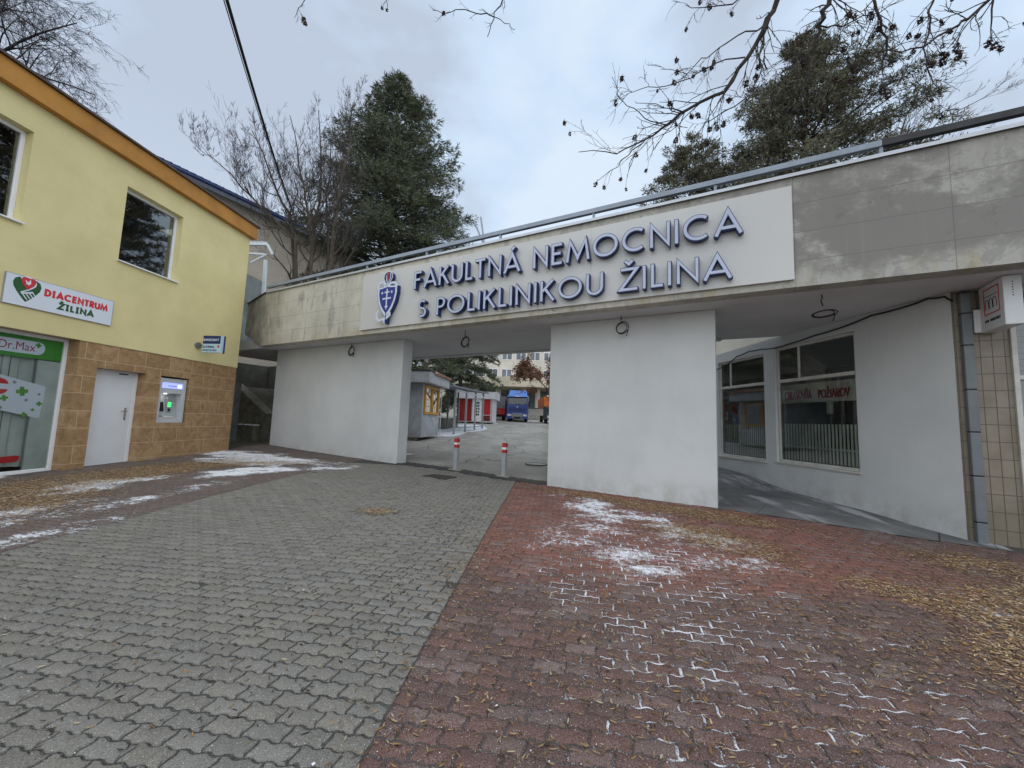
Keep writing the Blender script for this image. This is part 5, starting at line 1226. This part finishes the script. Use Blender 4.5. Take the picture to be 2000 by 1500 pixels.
stem_tree('bare_tree', 'thin bare tree with upswept twigs over the right end of the bridge',
  [[foot, A(1750,420), A(1765,320), A(1830,240,18.8), A(1950,175,18.4)], [foot+Vector((.2,0,0)), A(1765,430), A(1745,330), A(1760,250,19.2), A(1800,165,19.3)], [foot, A(1752,430), A(1735,330), A(1745,290,18.6), A(1870,200,18.2)]],
  rg, 4, [.08,.08,.07], (16, .40, 2.6), foot, ('bark','twig_red'), up=.06, wob=.12, kids=(3,4), ang=(18,40), sub=.64, twigr=.0055)

# conifers: whorled branches carrying many small needle sprays
def needle_mat(name, c1, c2):
    m = NT(name); g = m.n('NewGeometry'); c = m.mix(g.outputs['Random Per Island'], c1, c2)
    return m.fin(m.mix(m.ramp(m.noise(.7, 4), .3, .7, 0, .45), c, mul(c2, 1.25)), .75, 0, .25)
M['needle'] = needle_mat('conifer_needles', (.052,.068,.042), (.150,.165,.100))
M['needle_dry'] = needle_mat('conifer_needles_olive', (.060,.062,.038), (.175,.165,.108))
M['brown_leaf'] = needle_mat('withered_leaves', (.10,.045,.025), (.24,.125,.075))
def conifer(name, label, x, y, z0, zt, prof, rs, nwh, per, spray, mat, lean=(0,0), gaps=0.0, droop=.25, sprays=16, rtrunk=.28, group=None, dead=0, fan=5, blade=.16, spread=.42):
    zg = gzf((x, y)); t = thing(name, label, 'tree', (x, y, zg), 0, group); tk, tw = MB(), MB(); H = zt-zg
    cx = lambda z: (lean[0]*(z-zg)/H+.12*math.sin(z*.7), lean[1]*(z-zg)/H)
    Zs = np.linspace(zg, zt-.2, 12); tk.tube([(cx(z)[0], cx(z)[1], z-zg) for z in Zs], [max(rtrunk*(1-.93*(z-zg)/H), .02) for z in Zs], 8)
    B = []                               # needle spray anchors: position, direction, size
    for w in range(nwh):
        f = (w+rs.rand())/nwh; z = z0+(zt-z0)*f; Rm = prof(f)
        for k in range(per):
            if rs.rand() < gaps: continue
            a = rs.rand()*6.283; L_ = Rm*rs.uniform(.62, 1.12)
            if L_ < .12: L_ = .12
            px, py = cx(z); s0 = np.array([px, py, z-zg]); d = np.array([math.cos(a), math.sin(a), 0.0]); n = 6
            up0 = rs.uniform(.05, .5)*(.3+f); P = [s0]
            for i in range(n):
                q = (i+1)/n; P.append(s0+d*L_*q+np.array([0,0,L_*(up0*q-droop*q*q*(1.3-f))])+rs.randn(3)*.03*L_)
            tw.tube([tuple(p) for p in P], [max(.035*L_/3*(1-i/n), .006) for i in range(n+1)], 3, cap=False)
            P = np.array(P); m_ = max(4, int(sprays*L_/2.4))
            for _ in range(m_):
                q = rs.uniform(.18, 1.0)**.75*n; j = min(int(q), n-1); p = P[j]+(P[j+1]-P[j])*(q-j)
                side = np.array([-d[1], d[0], 0])*rs.choice([-1, 1])*rs.uniform(.2, 1.1)
                dd = d*rs.uniform(.3, 1.0)+side+np.array([0,0,rs.uniform(-.45,.35)]); dd /= np.linalg.norm(dd)
                off = side*rs.uniform(0, .22)*L_*(.45+.55*(1-q/n))
                B.append((p+off, dd, spray*rs.uniform(.6, 1.25)))
    for _ in range(int(nwh*1.5)):        # leader tuft
        B.append((np.array([*cx(zt), zt-zg-abs(rs.randn())*.5]), np.array([rs.randn()*.35, rs.randn()*.35, 1.0])/1.1, spray*.8))
    P0 = np.array([b[0] for b in B]); D = np.array([b[1] for b in B]); S = np.array([b[2] for b in B]); n = len(B)
    V = []; 
    for k in range(fan):
        r1 = rs.randn(n, 3); ax = np.cross(D, r1); ax /= np.linalg.norm(ax, axis=1)[:,None]+1e-6
        an = (k-(fan-1)/2)*spread+rs.randn(n)*.2; e = D*np.cos(an)[:,None]+ax*np.sin(an)[:,None]
        nn = np.cross(e, rs.randn(n, 3)); nn /= np.linalg.norm(nn, axis=1)[:,None]+1e-6
        st = P0+D*(S*rs.uniform(0, .5, n))[:,None]; ln = S*rs.uniform(.55, 1.0, n); wd = ln*blade
        V.append(np.stack([st, st+e*(ln*.45)[:,None]+nn*wd[:,None], st+e*ln[:,None], st+e*(ln*.45)[:,None]-nn*wd[:,None]], 1))
    V = np.concatenate(V).reshape(-1, 3); q = np.arange(len(V))
    np_mesh('crown', V, q, np.full(len(V)//4, 4), M[mat], parent=t)
    for _ in range(dead):
        z = z0+rs.rand()*(zt-z0)*.6; a = rs.rand()*6.283; L_ = prof((z-z0)/(zt-z0))*rs.uniform(.7,1.15); px, py = cx(z)
        tw.tube([(px,py,z-zg), (px+.5*L_*math.cos(a), py+.5*L_*math.sin(a), z-zg+.1*L_), (px+L_*math.cos(a+.2), py+L_*math.sin(a+.2), z-zg+.35*L_)], [.03,.018,.006], 3)
    tk.build('trunk', M['bark_dark'], t); tw.build('branches', M['bark_dark'], t)
    return t
rs = np.random.RandomState(3)
p = at(795, 148, 27.0); q = at(795, 500, 27.0)
def prof1(f): return np.interp(f, [0,.1,.25,.45,.62,.76,.88,.96,1], [6.0,6.9,6.8,5.9,4.6,3.3,2.0,.9,.12])
conifer('conifer_tree', 'tall dense dark green conifer behind the bridge crest', p.x-.45, 27.0, 5.5, p.z, prof1, rs, 60, 12, .38, 'needle', gaps=.10, droop=.24, sprays=62, rtrunk=.38, fan=4, dead=14, blade=.065)
p = at(1562, 72, 20.0); 
def prof2(f): return np.interp(f, [0,.2,.4,.55,.7,.82,.92,1], [5.4,5.9,5.8,4.9,3.4,2.3,1.3,.15])
conifer('conifer_tree', 'loose see-through conifer behind the right part of the bridge', p.x, 20.0, 8.2, p.z, prof2, rs, 44, 9, .27, 'needle_dry', lean=(.2,0), gaps=.20, droop=.10, sprays=92, rtrunk=.24, dead=26, fan=4, blade=.09, spread=.9)
p = at(1350, 262, 21.5)
def prof3(f): return np.interp(f, [0,.3,.6,.85,1], [3.7,3.9,2.8,1.4,.1])
conifer('conifer_tree', 'smaller loose conifer left of its taller neighbour over the board end', p.x, 21.5, 7.5, p.z, prof3, rs, 28, 9, .27, 'needle_dry', gaps=.14, droop=.10, sprays=85, rtrunk=.16, dead=12, fan=4, blade=.09, spread=.9)
p = at(905, 770, 33.0)
def prof4(f): return np.interp(f, [0,.2,.5,.8,1], [3.6,4.6,4.2,2.4,.3])
conifer('conifer_tree', 'dark drooping conifer above the walkway seen through the gate', -5.6, 43.0, 3.2, 14.5, prof4, rs, 26, 9, .45, 'needle', droop=.45, sprays=45, rtrunk=.3, fan=4, blade=.09)
conifer('conifer_tree', 'light green conifer behind the grey kiosk roof', -8.0, 26.0, 2.4, 10.5, lambda f: np.interp(f, [0,.5,1], [2.2,1.6,.1]), rs, 20, 8, .5, 'needle_dry', droop=.3, sprays=18, rtrunk=.2, fan=4, blade=.13)
# beech with withered leaves, behind the right pillar
rg = random.Random(14); foot = Vector((4.4, 37.0, gzf((4.4, 37.0))))
t = stem_tree('leafy_tree', 'tree with withered brown leaves seen beside the right pillar', [[foot, foot+Vector((.1,0,2.4)), foot+Vector((-.4,.2,5)), foot+Vector((-.6,0,8.5))], [foot+Vector((0,.1,1.6)), foot+Vector((-1.0,0,3.4)), foot+Vector((-2.2,-.2,4.6)), foot+Vector((-3.2,0,5.4))], [foot+Vector((0,0,2)), foot+Vector((1.5,0,4)), foot+Vector((2.6,0,7))]], rg, 3, [.17,.10,.11], (15, .25, 2.0), foot, up=.02, wob=.15, kids=(3,4), ang=(25,60), sub=.66, droop=.1)
cw_ = [c for c in t.children if c.name.startswith('crown')][0]
co = np.array([v.co[:] for v in cw_.data.vertices]); rs = np.random.RandomState(6); k = rs.choice(len(co), 17000); P0 = co[k]+rs.randn(17000,3)*.12; e = rs.randn(17000,3); e /= np.linalg.norm(e,axis=1)[:,None]; nn = np.cross(e, rs.randn(17000,3)); nn /= np.linalg.norm(nn,axis=1)[:,None]; s = rs.uniform(.09,.17,17000)[:,None]
V = np.stack([P0, P0+e*s*.5+nn*s*.4, P0+e*s, P0+e*s*.5-nn*s*.4], 1).reshape(-1,3)
np_mesh('foliage', V, np.arange(len(V)), np.full(len(V)//4, 4), M['brown_leaf'], parent=t)

# ash tree whose branches hang into the top of the view; it stands to the right, behind the viewer
at_ = thing('ash_tree', 'bare ash branches with dark seed clusters hanging over the view from the right', 'tree', (7.2, -2.6, gzf((7.2,-2.6))), 0)
fo = Vector(at_.location); inv = Matrix.Translation(-fo); T, Cw = MB(), MB(); rg = random.Random(77); tips = []
T.tube([fo+Vector((0,0,-.1)), fo+Vector((.05,0,2.5)), fo+Vector((-.2,.2,5.2)), fo+Vector((-.3,.3,8.0)), fo+Vector((-.2,.2,11.5))], [.30,.25,.21,.15,.05], 12)
crown0 = fo+Vector((-.25,.25,7.2))
def twig(p, d, L_, r, lv):
    n = 5; P = [p]; 
    for i in range(n):
        d = (d+Vector((rg.gauss(0,.16), rg.gauss(0,.16), rg.gauss(0,.13)-.10))).normalized()
        if i == n-1: d = (d+Vector((0,0,.25))).normalized()
        P.append(P[-1]+d*L_/n)
    Cw.tube(P, [r*(1-.5*i/n) for i in range(n+1)], 5 if r > .006 else 4)
    for i in range(1, n+1):              # bud knuckles
        if rg.random() < .45: q = P[i]; Cw.tube([q, q+(d+Vector((rg.gauss(0,.6),rg.gauss(0,.6),rg.gauss(0,.6)))).normalized()*rg.uniform(.02,.06)], [r*.7, r*.25], 4)
    tips.append((P[-1], r)); 
    if rg.random() < .5: tips.append((P[3], r))
    if lv > 0:
        for k in range(rg.randint(1, 3)):
            j = rg.randint(1, n-1); twig(P[j], rot_about((P[j+1]-P[j]).normalized(), R(rg.uniform(25,60)), rg.uniform(0,6.28)), L_*rg.uniform(.5,.8), max(r*.6, .0028), lv-1)
def bough(px, r0, r1, nt_, L_=.55, lead=None, lv=1):
    P = [at(*q) for q in px]
    Q = []
    for i in range(len(P)-1):
        for k in range(3): Q.append(P[i].lerp(P[i+1], k/3)+(Vector((rg.gauss(0,1),rg.gauss(0,1),rg.gauss(0,1)))*.014 if (i or k) else Vector()))
    Q.append(P[-1]); m_ = len(Q); Rr = [r0+(r1-r0)*(i/(m_-1))**.8 for i in range(m_)]
    if lead is not None:                 # run on up to the tree itself
        a = Q[0]; b = lead; pre = [b, b.lerp(a, .45)+Vector((0,0,.55)), b.lerp(a, .78)+Vector((0,0,.35))]
        Q = pre+Q; Rr = [max(r0*1.7,.03), r0*1.35, r0*1.15]+Rr
    Rr = [q*.80 for q in Rr]; T.tube(Q, Rr, 7)
    o = len(Q)-m_
    for k in range(int(nt_*1.7)):
        s = o+rg.uniform(.04, .99)*(m_-1); j = min(int(s), len(Q)-2); p = Q[j].lerp(Q[j+1], s-j); dd = (Q[j+1]-Q[j]).normalized()
        twig(p, rot_about(dd, R(rg.uniform(25,65)), rg.uniform(0,6.28)), L_*rg.uniform(.45,1.1), max(min(Rr[j]*.40, .0065), .0028), lv)
    tips.append((Q[-1], r1)); return Q
c0 = crown0
bough([(1525,-20,4.2),(1500,40,4.3),(1455,115,4.4),(1415,180,4.45),(1340,212,4.5),(1295,250,4.6),(1258,277,4.7),(1205,297,4.8),(1130,297,4.9)], .042, .005, 22, .55, c0)
bough([(1258,277,4.7),(1225,300,4.75),(1205,330,4.8),(1165,355,4.85)], .010, .004, 3, .25, None, 0)
bough([(1305,245,4.6),(1270,235,4.7),(1235,215,4.8),(1205,185,4.85),(1195,150,4.9)], .010, .004, 4, .28, None, 0)
bough([(1500,45,4.3),(1440,70,4.5),(1385,105,4.6),(1345,140,4.7),(1290,135,4.8)], .013, .004, 7, .40)
bough([(1455,112,4.4),(1400,120,4.5),(1350,150,4.55),(1300,170,4.6),(1250,172,4.7),(1215,195,4.7)], .011, .004, 8, .35)
bough([(1505,30,4.3),(1490,90,4.3),(1480,150,4.25),(1460,195,4.2),(1395,230,4.2),(1375,240,4.2)], .016, .005, 9, .45)
bough([(1470,-20,4.6),(1430,10,4.6),(1385,15,4.65),(1340,10,4.7)], .014, .005, 4, .35, c0)
bough([(1628,-20,4.0),(1612,20,4.0),(1598,60,4.05),(1588,105,4.1),(1575,150,4.15),(1560,210,4.2)], .036, .010, 12, .5, c0)
bough([(1970,-30,3.6),(1890,35,3.7),(1850,62,3.75),(1800,90,3.8),(1740,100,3.9),(1690,100,4.0)], .022, .005, 11, .45, c0)
bough([(1700,-20,3.9),(1720,40,3.9),(1735,90,3.95),(1720,130,4.0),(1700,150,4.0)], .020, .005, 9, .4, c0)
bough([(1830,-20,3.8),(1815,40,3.85),(1808,90,3.9),(1815,150,3.9),(1838,188,3.95)], .015, .004, 8, .35, c0)
bough([(1600,50,4.05),(1645,45,4.0),(1700,30,3.95),(1750,5,3.9)], .012, .005, 6, .35)
bough([(1590,100,4.1),(1640,100,4.1),(1675,110,4.1),(1720,100,4.1)], .010, .004, 7, .4)
bough([(1940,-20,3.6),(1935,40,3.6),(1938,80,3.6)], .014, .004, 4, .25, c0)
bough([(1000,-30,4.4),(975,10,4.4),(964,35,4.4),(952,72,4.4)], .014, .005, 3, .14, crown0+Vector((-.1,.3,1.6)), 0)
bough([(964,33,4.4),(930,22,4.4),(900,18,4.4),(870,24,4.4),(845,20,4.4)], .009, .004, 6, .14, None, 0)
bough([(966,33,4.4),(995,45,4.4),(1006,58,4.4)], .006, .003, 1, .1, None, 0)
bough([(600,-25,4.6),(590,5,4.6),(575,35,4.6)], .010, .004, 3, .12, crown0+Vector((-.2,.4,1.9)), 0)
bough([(765,-30,4.6),(757,-5,4.6),(756,18,4.6)], .009, .004, 2, .10, crown0+Vector((-.2,.4,2.0)), 0)
for k in range(9):                       # the rest of the crown, above and behind the viewer
    limb(T, Cw, fo+Vector((-.2,.2,rg.uniform(4.5,9.5))), rot_about(Vector((.15,-.25,.6)).normalized(), R(rg.uniform(30,75)), k*.7), rg.uniform(2.4,3.6), .075, 1, rg, 4, up=.06, kids=(3,4), sub=.66)
T.build('trunk', M['bark_dark'], at_, xf=inv); Cw.build('twigs', M['bark_dark'], at_, xf=inv)
# seed clusters hanging at the twig ends
M['seed'] = plain('dark_seed_cluster', (.050,.034,.028), .9, .4, 30, .3, 120)
meshes = []
for v_ in range(5):
    g = MB(); r2 = random.Random(200+v_)
    g.tube([(0,0,.03),(0,0,-.012)], .0025, 4)
    for k in range(44):
        a = r2.uniform(0,6.28); h_ = r2.uniform(-.050,.0); rr = r2.uniform(.15,1)*.021*math.sin(math.pi*min(1,max(.06,(-h_+.006)/.062)))+.003; c = Vector((rr*math.cos(a), rr*math.sin(a), h_)); d_ = Vector((math.cos(a)*r2.uniform(.2,1),math.sin(a)*r2.uniform(.2,1),r2.uniform(-1,.5))).normalized()*r2.uniform(.010,.019)
        n_ = d_.cross(Vector((r2.gauss(0,1),r2.gauss(0,1),r2.gauss(0,1)))).normalized()*.008
        g.add([c-d_*.6, c+n_, c+d_, c-n_, c+n_.cross(d_).normalized()*.005], [(0,1,4),(1,2,4),(2,3,4),(3,0,4),(0,3,2,1)])
    me = bpy.data.meshes.new('seed_cluster'); me.from_pydata(g.v, [], g.f); me.materials.append(M['seed']); me.update(); meshes.append(me)
rg.shuffle(tips)
far = [q for q in tips if q[0].y > 3.0][:96]
for i, (p, r) in enumerate(far):
    o = bpy.data.objects.new('seed_cluster', meshes[i % 5]); COL.objects.link(o); o.parent = at_; o.location = p-fo; o.rotation_euler = (rg.gauss(0,.25), rg.gauss(0,.25), rg.uniform(0,6.28)); k = rg.uniform(.65, 1.35); o.scale = (k, k, k*rg.uniform(.9,1.3))
